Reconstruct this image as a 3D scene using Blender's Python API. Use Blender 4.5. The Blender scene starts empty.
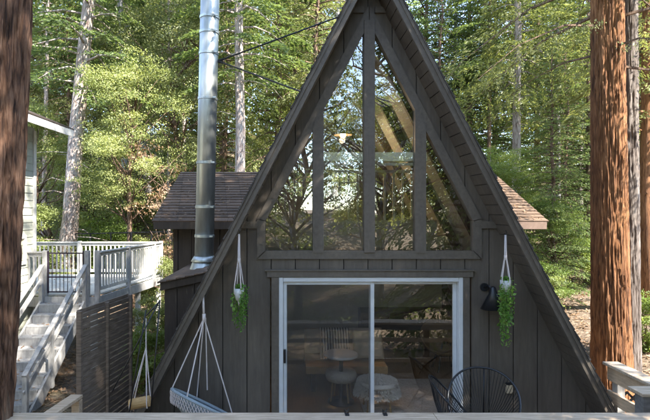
import bpy, math, random
import numpy as np
from mathutils import Vector, Matrix, noise
R = math.radians
random.seed(7)
sc = bpy.context.scene
col = sc.collection

# ---------------------------------------------------------------- camera, sky, sun, exposure
FPX, VX, VY, EYE = 480.0, 287.0, 210.0, 2.9
cam_d = bpy.data.cameras.new('camera'); cam = bpy.data.objects.new('camera', cam_d); col.objects.link(cam)
cam.location = (0, 0, EYE); cam.rotation_euler = (R(90), 0, 0)
cam_d.sensor_width = 36; cam_d.lens = FPX/650*36; cam_d.shift_x = (325-VX)/650
cam_d.clip_start = 0.05; cam_d.clip_end = 2000
sc.camera = cam
SUN_DIR = Vector((0.68, -0.58, 1.0)).normalized()
w = bpy.data.worlds.new('World'); sc.world = w; w.use_nodes = True
nt = w.node_tree; bg = nt.nodes['Background']
sky = nt.nodes.new('ShaderNodeTexSky'); sky.sky_type = 'NISHITA'; sky.sun_disc = False
sky.sun_elevation = math.asin(SUN_DIR.z); sky.sun_rotation = math.atan2(SUN_DIR.x, SUN_DIR.y)
sky.air_density = 1.0; sky.altitude = 1500; sky.dust_density = 0.0; sky.ozone_density = 1.0
hsv = nt.nodes.new('ShaderNodeHueSaturation'); hsv.inputs['Saturation'].default_value = 0.85
nt.links.new(sky.outputs[0], hsv.inputs['Color']); nt.links.new(hsv.outputs[0], bg.inputs[0]); bg.inputs[1].default_value = 0.15
sl = bpy.data.lights.new('sun', 'SUN'); sl.energy = 3.9; sl.angle = R(0.53); sl.color = (1.0, 0.94, 0.84)
so = bpy.data.objects.new('sun', sl); col.objects.link(so); so.rotation_euler = SUN_DIR.to_track_quat('Z', 'Y').to_euler()
vs = sc.view_settings; vs.view_transform = 'Standard'; vs.look = 'None'; vs.exposure = 2.75; vs.gamma = 1; vs.use_curve_mapping = False
sc.render.engine = 'CYCLES'
sc.cycles.max_bounces = 8; sc.cycles.transparent_max_bounces = 12

def at(px, py, Y):
    return Vector(((px-VX)/FPX*Y, Y, EYE-(py-VY)/FPX*Y))

# ---------------------------------------------------------------- materials
def new_mat(name):
    m = bpy.data.materials.new(name); m.use_nodes = True
    return m, m.node_tree, m.node_tree.nodes['Principled BSDF']
def coords(nt, scale, kind='Object'):
    tc = nt.nodes.new('ShaderNodeTexCoord'); mp = nt.nodes.new('ShaderNodeMapping')
    nt.links.new(tc.outputs[kind], mp.inputs[0]); mp.inputs['Scale'].default_value = scale
    return mp.outputs[0]
def noise_tex(nt, vec, scale, detail=5, rough=0.6):
    n = nt.nodes.new('ShaderNodeTexNoise'); nt.links.new(vec, n.inputs['Vector'])
    n.inputs['Scale'].default_value = scale; n.inputs['Detail'].default_value = detail; n.inputs['Roughness'].default_value = rough
    return n.outputs[0]
def ramp(nt, fac, stops):
    r = nt.nodes.new('ShaderNodeValToRGB'); nt.links.new(fac, r.inputs[0])
    while len(r.color_ramp.elements) < len(stops): r.color_ramp.elements.new(0.5)
    for e, (p, c) in zip(r.color_ramp.elements, stops): e.position = p; e.color = (*c, 1)
    return r.outputs[0]
def bump(nt, b, h, strength, dist=0.01):
    n = nt.nodes.new('ShaderNodeBump'); nt.links.new(h, n.inputs['Height'])
    n.inputs['Strength'].default_value = strength; n.inputs['Distance'].default_value = dist
    nt.links.new(n.outputs[0], b.inputs['Normal'])
def sc3(c, k): return tuple(min(1, v*k) for v in c)
def mat_noise(name, c, var=0.25, scale=(3, 3, 3), rough=0.6, bmp=0.2, det=6, spec=0.3, metal=0.0, c2=None, bdist=0.01, nscale=4):
    m, nt, b = new_mat(name); v = coords(nt, scale); f = noise_tex(nt, v, nscale, det)
    nt.links.new(ramp(nt, f, [(0.3, sc3(c, 1-var)), (0.7, c2 or sc3(c, 1+var))]), b.inputs['Base Color'])
    b.inputs['Roughness'].default_value = rough; b.inputs['Specular IOR Level'].default_value = spec; b.inputs['Metallic'].default_value = metal
    if bmp: bump(nt, b, f, bmp, bdist)
    return m
M = {}
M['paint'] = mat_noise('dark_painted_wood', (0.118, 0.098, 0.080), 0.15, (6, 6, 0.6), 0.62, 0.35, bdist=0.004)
M['paint_trim'] = mat_noise('dark_painted_trim', (0.126, 0.106, 0.087), 0.14, (5, 5, 5), 0.55, 0.25, bdist=0.003)
M['paint_deep'] = mat_noise('groove_paint', (0.03, 0.026, 0.023), 0.2, (6, 6, 1), 0.8, 0)
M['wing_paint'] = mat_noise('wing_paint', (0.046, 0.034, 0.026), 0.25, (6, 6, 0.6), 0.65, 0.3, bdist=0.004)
M['sunlit_wing_trim'] = mat_noise('sunlit_wing_trim', (0.16, 0.11, 0.085), 0.15, (5, 5, 5), 0.6, 0.2, bdist=0.003)  # lighter wing paint: sunlight on the right fascia put into the colour
M['white'] = mat_noise('white_vinyl', (0.60, 0.61, 0.62), 0.06, (2, 2, 2), 0.35, 0.05)
M['white_wood'] = mat_noise('white_painted_wood', (0.53, 0.515, 0.48), 0.2, (5, 5, 1.5), 0.6, 0.2, bdist=0.003)
M['shaded_wood'] = mat_noise('shaded_weathered_white_wood', (0.36, 0.352, 0.345), 0.22, (6, 6, 2), 0.7, 0.25, bdist=0.003)  # weathered white wood, darkened for the shade over the stairs and near deck
M['house'] = mat_noise('pale_cream_siding', (0.38, 0.385, 0.32), 0.08, (3, 3, 1), 0.7, 0.1)
M['cream'] = mat_noise('cream_panel', (0.45, 0.44, 0.39), 0.1, (1, 1, 6), 0.6, 0.1)
M['interior_wall'] = mat_noise('interior_wall', (0.46, 0.40, 0.31), 0.08, (2, 2, 2), 0.8, 0.05)
M['ledge'] = mat_noise('pale_ledge_paint', (0.86, 0.80, 0.62), 0.05, (2, 2, 2), 0.6, 0.05)
M['dark_beam'] = mat_noise('dark_beam', (0.06, 0.04, 0.025), 0.3, (2, 2, 8), 0.6, 0.2)
M['black'] = mat_noise('black_metal', (0.012, 0.013, 0.016), 0.2, (8, 8, 8), 0.35, 0.05, spec=0.5)
M['gate'] = mat_noise('dark_gate_metal', (0.03, 0.02, 0.035), 0.2, (8, 8, 8), 0.45, 0.05)
M['steel'] = mat_noise('galvanised_steel', (0.46, 0.48, 0.46), 0.15, (6, 6, 1), 0.42, 0.12, metal=0.8, bdist=0.003)
M['rope'] = mat_noise('cotton_rope', (0.62, 0.56, 0.55), 0.15, (40, 40, 40), 0.9, 0.6, bdist=0.003)
M['fabric'] = mat_noise('blue_grey_canvas', (0.30, 0.35, 0.38), 0.2, (25, 25, 25), 0.9, 0.5, bdist=0.003)
M['deckwood'] = mat_noise('deck_boards', (0.20, 0.15, 0.11), 0.3, (1.2, 12, 12), 0.7, 0.4, bdist=0.004)
M['capwood'] = mat_noise('rail_cap_wood', (0.46, 0.34, 0.23), 0.3, (1.0, 14, 14), 0.65, 0.5, bdist=0.004, c2=(0.64, 0.50, 0.37))
M['railwood'] = mat_noise('tan_rail_wood', (0.56, 0.40, 0.26), 0.25, (8, 1.2, 8), 0.7, 0.4, bdist=0.004)
M['greyrail'] = mat_noise('grey_rail_wood', (0.20, 0.19, 0.18), 0.25, (1.2, 8, 8), 0.7, 0.4, bdist=0.004)
M['screen_wood'] = mat_noise('weathered_screen_wood', (0.14, 0.105, 0.078), 0.35, (1.5, 1.5, 14), 0.75, 0.4, c2=(0.22, 0.17, 0.135), bdist=0.004)
M['logwood'] = mat_noise('golden_wood', (0.42, 0.27, 0.12), 0.25, (3, 20, 20), 0.6, 0.3, bdist=0.004)
M['beige'] = mat_noise('beige_plastic', (0.5, 0.4, 0.27), 0.08, (3, 3, 3), 0.5, 0.05)
M['fur'] = mat_noise('white_fur', (0.86, 0.82, 0.76), 0.15, (30, 30, 30), 1.0, 1.0, bdist=0.02)
M['floorwood'] = mat_noise('interior_floor', (0.30, 0.19, 0.10), 0.2, (12, 1, 1), 0.35, 0.1)
M['rug'] = mat_noise('pale_rug', (0.52, 0.47, 0.41), 0.2, (8, 8, 8), 0.95, 0.4)
M['basket'] = mat_noise('woven_straw', (0.20, 0.13, 0.06), 0.3, (30, 30, 60), 0.8, 0.5)
M['concrete'] = mat_noise('concrete', (0.38, 0.37, 0.35), 0.15, (4, 4, 4), 0.85, 0.3)

def weather(m, k=0.5):   # broad fading and dust, with small pale scuffs
    nt = m.node_tree; b = nt.nodes['Principled BSDF']; src = b.inputs['Base Color'].links[0].from_socket
    v = coords(nt, (1, 1, 0.35)); f = noise_tex(nt, v, 1.7, 8, 0.7); mx = nt.nodes.new('ShaderNodeMix'); mx.data_type = 'RGBA'; mx.blend_type = 'MULTIPLY'; mx.inputs[0].default_value = k
    nt.links.new(src, mx.inputs[6]); nt.links.new(ramp(nt, f, [(0.32, (0.55, 0.52, 0.5)), (0.5, (1, 1, 1)), (0.72, (1.6, 1.55, 1.45))]), mx.inputs[7])
    v2 = coords(nt, (30, 30, 3)); f2 = noise_tex(nt, v2, 1.5, 3, .5); m2 = nt.nodes.new('ShaderNodeMix'); m2.data_type = 'RGBA'
    nt.links.new(ramp(nt, f2, [(0.66, (0, 0, 0)), (0.74, (.35, .35, .35))]), m2.inputs[0]); nt.links.new(mx.outputs[2], m2.inputs[6]); m2.inputs[7].default_value = (0.2, 0.17, 0.14, 1)
    nt.links.new(m2.outputs[2], b.inputs['Base Color'])
for k_ in ('paint', 'paint_trim', 'wing_paint', 'screen_wood'): weather(M[k_], .5)
for k_ in ('shaded_wood', 'white_wood', 'capwood', 'railwood', 'greyrail'): weather(M[k_], .3)
def mat_ground():
    m, nt, b = new_mat('forest_floor'); v = coords(nt, (1, 1, 1))
    f1 = noise_tex(nt, v, 9, 10, 0.75); f2 = noise_tex(nt, v, 0.25, 4)
    c1 = ramp(nt, f1, [(0.3, (0.035, 0.024, 0.017)), (0.5, (0.17, 0.12, 0.08)), (0.62, (0.33, 0.25, 0.18)), (0.75, (0.52, 0.42, 0.33))])
    c2 = ramp(nt, f1, [(0.3, (0.015, 0.018, 0.008)), (0.55, (0.06, 0.075, 0.025)), (0.75, (0.16, 0.17, 0.07))])
    mx = nt.nodes.new('ShaderNodeMix'); mx.data_type = 'RGBA'
    r = ramp(nt, f2, [(0.52, (0, 0, 0)), (0.62, (0.6, 0.6, 0.6))])
    nt.links.new(r, mx.inputs[0]); nt.links.new(c1, mx.inputs[6]); nt.links.new(c2, mx.inputs[7])
    nt.links.new(mx.outputs[2], b.inputs['Base Color']); b.inputs['Roughness'].default_value = 0.95
    bump(nt, b, f1, 1.0, 0.08)
    return m
M['ground'] = mat_ground()

def mat_bark(name, dark, mid, light, sxy=9, sz=1.0, bd=0.03):
    m, nt, b = new_mat(name); v = coords(nt, (sxy, sxy, sz))
    f = noise_tex(nt, v, 1.6, 10, 0.74); v2 = coords(nt, (1, 1, 0.5)); f2 = noise_tex(nt, v2, 1.2, 3)
    # furrows: stretched cells, bent by noise
    vm = nt.nodes.new('ShaderNodeVectorMath'); vm.operation = 'MULTIPLY_ADD'; nz = nt.nodes.new('ShaderNodeTexNoise'); nt.links.new(v, nz.inputs['Vector']); nz.inputs['Scale'].default_value = 0.8; nz.inputs['Detail'].default_value = 4
    nt.links.new(nz.outputs['Color'], vm.inputs[0]); vm.inputs[1].default_value = (1.6, 1.6, 1.6); nt.links.new(v, vm.inputs[2])
    vo = nt.nodes.new('ShaderNodeTexVoronoi'); vo.feature = 'DISTANCE_TO_EDGE'; nt.links.new(vm.outputs[0], vo.inputs['Vector']); vo.inputs['Scale'].default_value = 1.5
    fur = ramp(nt, vo.outputs['Distance'], [(0.0, (0, 0, 0)), (0.16, (1, 1, 1))])
    mm = nt.nodes.new('ShaderNodeMath'); mm.operation = 'MULTIPLY_ADD'; nt.links.new(fur, mm.inputs[0]); mm.inputs[1].default_value = 0.15
    sb = nt.nodes.new('ShaderNodeMath'); sb.operation = 'SUBTRACT'; nt.links.new(f, sb.inputs[0]); sb.inputs[1].default_value = 0.085; nt.links.new(sb.outputs[0], mm.inputs[2]); f = mm.outputs[0]
    c = ramp(nt, f, [(0.33, dark), (0.5, mid), (0.68, light)])
    mx = nt.nodes.new('ShaderNodeMix'); mx.data_type = 'RGBA'; mx.blend_type = 'MULTIPLY'; mx.inputs[0].default_value = 0.8
    nt.links.new(c, mx.inputs[6]); nt.links.new(ramp(nt, f2, [(0.35, (0.62, 0.60, 0.6)), (0.6, (1, 1, 1))]), mx.inputs[7])
    nt.links.new(mx.outputs[2], b.inputs['Base Color']); b.inputs['Roughness'].default_value = 0.9
    bump(nt, b, f, 1.0, bd*1.3)
    return m
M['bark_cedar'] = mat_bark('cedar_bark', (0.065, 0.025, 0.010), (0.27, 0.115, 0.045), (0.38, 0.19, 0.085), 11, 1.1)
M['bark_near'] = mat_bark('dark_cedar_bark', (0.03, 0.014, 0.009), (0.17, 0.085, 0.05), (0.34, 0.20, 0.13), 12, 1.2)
M['bark_pale'] = mat_bark('pale_bark', (0.16, 0.105, 0.085), (0.42, 0.34, 0.30), (0.60, 0.54, 0.50), 7, 1.8)
M['bark_grey'] = mat_bark('grey_bark', (0.10, 0.09, 0.09), (0.26, 0.25, 0.25), (0.45, 0.43, 0.42), 7, 1.0)
M['bark_mixed'] = mat_bark('grey_brown_bark', (0.06, 0.045, 0.036), (0.17, 0.135, 0.115), (0.27, 0.235, 0.21), 8, 1.0)
M['bark_brown'] = mat_bark('brown_bark', (0.05, 0.03, 0.02), (0.16, 0.10, 0.065), (0.30, 0.20, 0.14), 8, 1.0)

def mat_leaf(name, cs, trans=0.4, hue=0.06, vscale=0.9):
    m, nt, b = new_mat(name); v = coords(nt, (1, 1, 1)); f = noise_tex(nt, v, vscale, 6, 0.8)
    oi = nt.nodes.new('ShaderNodeObjectInfo')
    ad = nt.nodes.new('ShaderNodeMath'); ad.operation = 'MULTIPLY_ADD'; nt.links.new(oi.outputs['Random'], ad.inputs[0])
    ad.inputs[1].default_value = hue*2; 
    sb = nt.nodes.new('ShaderNodeMath'); sb.operation = 'SUBTRACT'; nt.links.new(f, sb.inputs[0]); sb.inputs[1].default_value = hue
    nt.links.new(sb.outputs[0], ad.inputs[2])
    c = ramp(nt, ad.outputs[0], [(0.32, cs[0]), (0.5, cs[1]), (0.68, cs[2])])
    nt.links.new(c, b.inputs['Base Color']); b.inputs['Roughness'].default_value = 0.5; b.inputs['Specular IOR Level'].default_value = 0.35
    tr = nt.nodes.new('ShaderNodeBsdfTranslucent')
    g = nt.nodes.new('ShaderNodeMix'); g.data_type = 'RGBA'; g.blend_type = 'MULTIPLY'; g.inputs[0].default_value = 1; g.inputs[7].default_value = (1.35, 1.3, 0.75, 1)
    nt.links.new(c, g.inputs[6]); nt.links.new(g.outputs[2], tr.inputs[0])
    ms = nt.nodes.new('ShaderNodeMixShader'); ms.inputs[0].default_value = trans
    nt.links.new(b.outputs[0], ms.inputs[1]); nt.links.new(tr.outputs[0], ms.inputs[2])
    nt.links.new(ms.outputs[0], nt.nodes['Material Output'].inputs[0])
    return m
M['leaf_fir'] = mat_leaf('fir_needles', [(0.065, 0.10, 0.045), (0.13, 0.18, 0.07), (0.25, 0.30, 0.13)], 0.5)
M['leaf_cedar'] = mat_leaf('cedar_sprays', [(0.085, 0.11, 0.04), (0.18, 0.20, 0.08), (0.32, 0.33, 0.155)], 0.5)
M['leaf_broad'] = mat_leaf('broad_leaves', [(0.11, 0.15, 0.05), (0.24, 0.28, 0.10), (0.42, 0.44, 0.21)], 0.45)
M['leaf_oak'] = mat_leaf('olive_leaves', [(0.11, 0.13, 0.055), (0.22, 0.24, 0.11), (0.37, 0.38, 0.21)], 0.4)
M['leaf_shrub'] = mat_leaf('shrub_leaves', [(0.08, 0.13, 0.03), (0.18, 0.24, 0.06), (0.33, 0.37, 0.12)], 0.45)
M['leaf_dry'] = mat_leaf('dry_leaves', [(0.17, 0.10, 0.06), (0.30, 0.19, 0.12), (0.44, 0.32, 0.22)], 0.3)
M['leaf_pot'] = mat_leaf('ivy_leaves', [(0.05, 0.14, 0.03), (0.16, 0.31, 0.06), (0.38, 0.45, 0.14)], 0.4, vscale=9)

def mat_shingle(name, c):
    m, nt, b = new_mat(name); tc = nt.nodes.new('ShaderNodeTexCoord')
    br = nt.nodes.new('ShaderNodeTexBrick'); nt.links.new(tc.outputs['UV'], br.inputs[0])
    br.inputs['Scale'].default_value = 1; br.inputs['Brick Width'].default_value = 0.30; br.inputs['Row Height'].default_value = 0.14
    br.inputs['Mortar Size'].default_value = 0.004; br.inputs['Color1'].default_value = (*sc3(c, 0.65), 1); br.inputs['Color2'].default_value = (*sc3(c, 1.3), 1)
    br.inputs['Mortar'].default_value = (*sc3(c, 0.25), 1)
    f = noise_tex(nt, tc.outputs['Object'], 60, 3)
    mx = nt.nodes.new('ShaderNodeMix'); mx.data_type = 'RGBA'; mx.blend_type = 'MULTIPLY'; mx.inputs[0].default_value = 0.6
    nt.links.new(br.outputs[0], mx.inputs[6]); nt.links.new(ramp(nt, f, [(0.35, (0.5, 0.5, 0.5)), (0.65, (1.3, 1.3, 1.3))]), mx.inputs[7])
    nt.links.new(mx.outputs[2], b.inputs['Base Color']); b.inputs['Roughness'].default_value = 0.9; bump(nt, b, f, 0.5, 0.004)
    return m
M['shingle'] = mat_shingle('brown_shingles', (0.125, 0.080, 0.052))
M['shingle_dark'] = mat_shingle('dark_shingles', (0.07, 0.06, 0.052))

def mat_glass(name, fac, tint=(0.9, 0.92, 0.9)):
    m = bpy.data.materials.new(name); m.use_nodes = True; nt = m.node_tree; nt.nodes.remove(nt.nodes['Principled BSDF'])
    t = nt.nodes.new('ShaderNodeBsdfTransparent'); t.inputs[0].default_value = (*tint, 1)
    g = nt.nodes.new('ShaderNodeBsdfGlossy'); g.inputs['Roughness'].default_value = 0.0; g.inputs[0].default_value = (1, 1, 1, 1)
    fr = nt.nodes.new('ShaderNodeFresnel'); ge = nt.nodes.new('ShaderNodeNewGeometry'); mr = nt.nodes.new('ShaderNodeMapRange')   # same index from either side of the pane
    nt.links.new(ge.outputs['Backfacing'], mr.inputs[0]); mr.inputs[3].default_value = fac; mr.inputs[4].default_value = 1/fac; nt.links.new(mr.outputs[0], fr.inputs[0])
    v = coords(nt, (1, 1, 1)); n = noise_tex(nt, v, 1.3, 1); bp = nt.nodes.new('ShaderNodeBump'); bp.inputs['Strength'].default_value = 0.25; bp.inputs['Distance'].default_value = 0.012
    nt.links.new(n, bp.inputs['Height']); nt.links.new(bp.outputs[0], g.inputs['Normal'])
    ms = nt.nodes.new('ShaderNodeMixShader'); nt.links.new(fr.outputs[0], ms.inputs[0]); nt.links.new(t.outputs[0], ms.inputs[1]); nt.links.new(g.outputs[0], ms.inputs[2])
    nt.links.new(ms.outputs[0], nt.nodes['Material Output'].inputs[0])
    return m
M['glass'] = mat_glass('window_glass', 2.3)
M['glass_door'] = mat_glass('door_glass', 1.9, (0.98, 0.97, 0.95))
def mat_screen():
    m, nt, b = new_mat('insect_screen'); b.inputs['Base Color'].default_value = (0.07, 0.066, 0.062, 1); b.inputs['Roughness'].default_value = 0.9
    t = nt.nodes.new('ShaderNodeBsdfTransparent'); ms = nt.nodes.new('ShaderNodeMixShader'); ms.inputs[0].default_value = 0.22
    nt.links.new(t.outputs[0], ms.inputs[1]); nt.links.new(b.outputs[0], ms.inputs[2]); nt.links.new(ms.outputs[0], nt.nodes['Material Output'].inputs[0])
    return m
M['screen'] = mat_screen()
def mat_emit(name, c, s):
    m, nt, b = new_mat(name); b.inputs['Base Color'].default_value = (*c, 1); b.inputs['Emission Color'].default_value = (*c, 1); b.inputs['Emission Strength'].default_value = s
    return m
M['bulb'] = mat_emit('warm_bulb', (1.0, 0.42, 0.12), 14)
def mat_stripe():
    m, nt, b = new_mat('striped_cushion'); v = coords(nt, (1, 1, 1)); wv = nt.nodes.new('ShaderNodeTexWave'); nt.links.new(v, wv.inputs[0]); wv.inputs['Scale'].default_value = 7
    nt.links.new(ramp(nt, wv.outputs[0], [(0.45, (0.03, 0.03, 0.035)), (0.55, (0.6, 0.58, 0.54))]), b.inputs['Base Color']); b.inputs['Roughness'].default_value = 0.9
    return m
M['stripe'] = mat_stripe()

# ---------------------------------------------------------------- builders
def tag(o, label=None, cat=None, group=None, kind=None):
    if label: o['label'] = label
    if cat: o['category'] = cat
    if group: o['group'] = group
    if kind: o['kind'] = kind
    return o
def empty(name, loc, label, cat, group=None, rz=0):
    o = bpy.data.objects.new(name, None); o.empty_display_size = 0.2; col.objects.link(o); o.location = loc; o.rotation_euler = (0, 0, rz)
    return tag(o, label, cat, group)
def root_of(o):
    while o.parent: o = o.parent
    return o
class MB:
    def __init__(s): s.v = []; s.f = []; s.uv = None
    def add(s, vs, fs):
        n = len(s.v); s.v += [tuple(v) for v in vs]; s.f += [tuple(i+n for i in f) for f in fs]; return s
    def box(s, a, b):
        x0, y0, z0 = [min(p, q) for p, q in zip(a, b)]; x1, y1, z1 = [max(p, q) for p, q in zip(a, b)]
        return s.add([(x0,y0,z0),(x1,y0,z0),(x1,y1,z0),(x0,y1,z0),(x0,y0,z1),(x1,y0,z1),(x1,y1,z1),(x0,y1,z1)],
                     [(0,3,2,1),(4,5,6,7),(0,1,5,4),(1,2,6,5),(2,3,7,6),(3,0,4,7)])
    def hexa(s, bot, top):   # 4 + 4 points
        return s.add(list(bot)+list(top), [(0,3,2,1),(4,5,6,7),(0,1,5,4),(1,2,6,5),(2,3,7,6),(3,0,4,7)])
    def beam(s, p, q, wd, ht, up=(0, 0, 1)):
        p = Vector(p); q = Vector(q); d = (q-p).normalized(); up = Vector(up); sd = d.cross(up).normalized(); u = sd.cross(d).normalized()
        o = [sd*(-wd/2)+u*(-ht/2), sd*(wd/2)+u*(-ht/2), sd*(wd/2)+u*(ht/2), sd*(-wd/2)+u*(ht/2)]
        return s.hexa([p+k for k in o], [q+k for k in o])
    def prism(s, poly, y0, y1):   # poly = list of (x, z), extruded in Y
        n = len(poly)
        vs = [(x, y0, z) for x, z in poly]+[(x, y1, z) for x, z in poly]
        return s.add(vs, [tuple(range(n)), tuple(range(2*n-1, n-1, -1))]+[(i, (i+1) % n+0, (i+1) % n+n, i+n) for i in range(n)])
    def tube(s, pts, r, seg=8, closed=False):
        pts = [Vector(p) for p in pts]; n = len(pts); rs = r if isinstance(r, (list, tuple)) else [r]*n
        base = len(s.v); t0 = None; ref = None
        for i, p in enumerate(pts):
            a = pts[(i-1) % n] if (i > 0 or closed) else p; b = pts[(i+1) % n] if (i < n-1 or closed) else p
            t = (b-a).normalized()
            if ref is None:
                ref = t.orthogonal().normalized()
            ref = (ref-t*ref.dot(t))
            ref = ref.normalized() if ref.length > 1e-6 else t.orthogonal().normalized()
            bn = t.cross(ref)
            for k in range(seg):
                an = 2*math.pi*k/seg; s.v.append(tuple(p+(ref*math.cos(an)+bn*math.sin(an))*rs[i]))
        for i in range(n if closed else n-1):
            j = (i+1) % n
            for k in range(seg):
                k2 = (k+1) % seg; s.f.append((base+i*seg+k, base+i*seg+k2, base+j*seg+k2, base+j*seg+k))
        if not closed:
            s.f.append(tuple(base+k for k in range(seg-1, -1, -1))); s.f.append(tuple(base+(n-1)*seg+k for k in range(seg)))
        return s
    def lathe(s, prof, c=(0, 0, 0), seg=24, axis=None):
        base = len(s.v); mt = Matrix.Identity(3) if axis is None else Vector(axis).to_track_quat('Z', 'Y').to_matrix()
        for r, z in prof:
            for k in range(seg):
                an = 2*math.pi*k/seg; s.v.append(tuple(Vector(c)+mt @ Vector((r*math.cos(an), r*math.sin(an), z))))
        for i in range(len(prof)-1):
            for k in range(seg):
                k2 = (k+1) % seg; s.f.append((base+i*seg+k, base+i*seg+k2, base+(i+1)*seg+k2, base+(i+1)*seg+k))
        return s
    def build(s, name, m, parent=None, bev=0, smooth=False):
        off = root_of(parent).location if parent else Vector((0, 0, 0))
        me = bpy.data.meshes.new(name); me.from_pydata([tuple(Vector(v)-off) for v in s.v], [], s.f)
        if s.uv:
            l = me.uv_layers.new(name='UVMap')
            for i, lp in enumerate(me.loops): l.data[i].uv = s.uv[lp.vertex_index]
        me.materials.append(m)
        if smooth: me.polygons.foreach_set('use_smooth', [True]*len(me.polygons))
        me.validate(); me.update()
        o = bpy.data.objects.new(name, me); col.objects.link(o)
        if parent: o.parent = parent
        if bev:
            b = o.modifiers.new('bevel', 'BEVEL'); b.width = bev; b.segments = 2; b.limit_method = 'ANGLE'
        return o
def clip(poly, a, b, c):      # keep points with a*x + b*z <= c
    out = []
    for i in range(len(poly)):
        p, q = poly[i], poly[(i+1) % len(poly)]; fp, fq = a*p[0]+b*p[1]-c, a*q[0]+b*q[1]-c
        if fp <= 0: out.append(p)
        if fp*fq < 0:
            t = fp/(fp-fq); out.append((p[0]+(q[0]-p[0])*t, p[1]+(q[1]-p[1])*t))
    return out

# ---------------------------------------------------------------- ground
def sstep(a, b, x):
    t = min(1, max(0, (x-a)/(b-a))); return t*t*(3-2*t)
def gh(x, y):
    z = -0.95
    left = 1-sstep(-4, 6, x)
    rise = (0.15+0.10*left)
    z += max(0, y-14.5)*rise*sstep(14, 22, y)*(1 if y < 90 else 90/y)
    z += sstep(5.5, 12, x)*sstep(2, 12, y)*1.2*(1-sstep(14, 30, y)*0.5)
    z += sstep(5, 24, -y)*3.4
    z += 0.10*noise.noise(Vector((x*0.5, y*0.5, 0)))+0.5*noise.noise(Vector((x*0.07, y*0.07, 3)))*sstep(16, 30, abs(y))
    return z
def make_ground():
    ax = sorted(set([round(v, 2) for v in np.concatenate([np.linspace(-400, -40, 19), np.linspace(-40, 40, 161), np.linspace(40, 400, 19)])]))
    mb = MB(); n = len(ax)
    for y in ax:
        for x in ax: mb.v.append((x, y, gh(x, y)))
    for j in range(n-1):
        for i in range(n-1): mb.f.append((j*n+i, j*n+i+1, (j+1)*n+i+1, (j+1)*n+i))
    o = mb.build('ground', M['ground'], smooth=True); tag(o, kind='structure')
make_ground()
# ================================================================ THE CABIN
CX, WY, RY = 1.093, 6.4, 5.95
S = 0.5165
ZI, ZO = 5.975, 6.176           # apex of the inner face and of the outer face of the roof
BY = 14.2
ZB = -1.0
def hw(z, a=ZI): return (a-z)*S
cabin = empty('cabin', (CX, WY, ZB), 'dark brown timber A frame cabin with tall triangular glazed front and white sliding door', 'cabin')
def wx(px): return (px-VX)/75.0
def wz(py): return EYE-(py-VY)/75.0

# roof slabs
def slope_pt(side, z, a, y): return (CX+side*hw(z, a), y, z)
for side in (-1, 1):
    ZE = -0.75
    inner = [(CX, ZI-0.0), (CX+side*hw(ZE), ZE)]; outer = [(CX+side*hw(ZE, ZO-0.03), ZE), (CX, ZO-0.03)]
    mb = MB(); mb.prism(inner+outer, RY+0.03, BY); roof = mb.build('roof', M['paint_deep'], cabin)
    # rake fascia boards
    mb = MB(); mb.prism([(CX, ZI-0.03), (CX+side*hw(ZE, ZI-0.03), ZE), (CX+side*hw(ZE, ZO-0.035), ZE), (CX, ZO-0.035)], RY, RY+0.03)
    f = mb.build('fascia', M['paint_trim'], roof, bev=0.004)
    mb = MB(); mb.prism([(CX, ZO-0.035), (CX+side*hw(ZE, ZO-0.035), ZE), (CX+side*hw(ZE, ZO-0.1), ZE), (CX, ZO-0.1)], RY-0.018, RY-0.001)
    mb.build('rake_trim', M['paint_trim'], roof, bev=0.003)
    # shingle courses
    L = (ZO+0.9)/math.cos(math.atan(S)); d = Vector((side*S, 0, -1)).normalized(); nrm = Vector((side*1, 0, S)).normalized()
    mb = MB(); mb.uv = []
    top = Vector((CX, 0, ZO-0.03)); k = 0; l = 0.0; Lt = (ZO-ZE)/d.z*-1
    while l < Lt:
        a = top+d*l+nrm*0.002; b = top+d*min(l+0.15, Lt)+nrm*0.002; j = random.uniform(-0.012, 0.012)
        y0 = RY-0.03+j
        q = [(a, 0.004), (b, 0.022)]
        vs = [Vector((a.x, y0, a.z)), Vector((b.x, y0, b.z)), Vector((b.x, BY+0.02, b.z)), Vector((a.x, BY+0.02, a.z))]
        ts = [vs[0]+nrm*0.006, vs[1]+nrm*0.024, vs[2]+nrm*0.024, vs[3]+nrm*0.006]
        mb.hexa(vs, ts)
        for vv, ll in ((0, l), (0, l+.14), (8, l+.14), (8, l), (0, l), (0, l+.14), (8, l+.14), (8, l)): mb.uv.append((vv+k*0.13, ll))
        l += 0.14; k += 1
    mb.build('shingles', M['shingle_dark'], roof)
    # soffit boards under the overhang
    mb = MB(); l = 0.05
    while l < Lt-0.2:
        a = Vector((CX, 0, ZI))+d*l; b = Vector((CX, 0, ZI))+d*(l+0.135)
        n_ = -nrm*0.014
        vs = [Vector((a.x, RY+0.035, a.z)), Vector((b.x, RY+0.035, b.z)), Vector((b.x, WY+0.05, b.z)), Vector((a.x, WY+0.05, a.z))]
        mb.hexa([v+n_ for v in vs], vs); l += 0.145
    mb.build('soffit_boards', M['paint'], roof)
    # interior lining and rafters
    mb = MB(); zi = ZI-0.10
    mb.prism([(CX, zi), (CX+side*hw(0, zi), 0), (CX+side*hw(0, zi+0.05), 0), (CX, zi+0.05)], WY+0.12, BY-0.3)
    mb.build('ceiling_panel', M['cream'], roof)
    mb = MB()
    for yy in (6.95, 8.1, 9.25, 10.4, 11.55, 12.7):
        zi2 = zi-0.28
        mb.prism([(CX, zi), (CX+side*hw(0.0, zi), 0), (CX+side*hw(0, zi2), 0), (CX, zi2)], yy, yy+0.09)
    mb.build('rafter', M['dark_beam'], roof)

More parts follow.
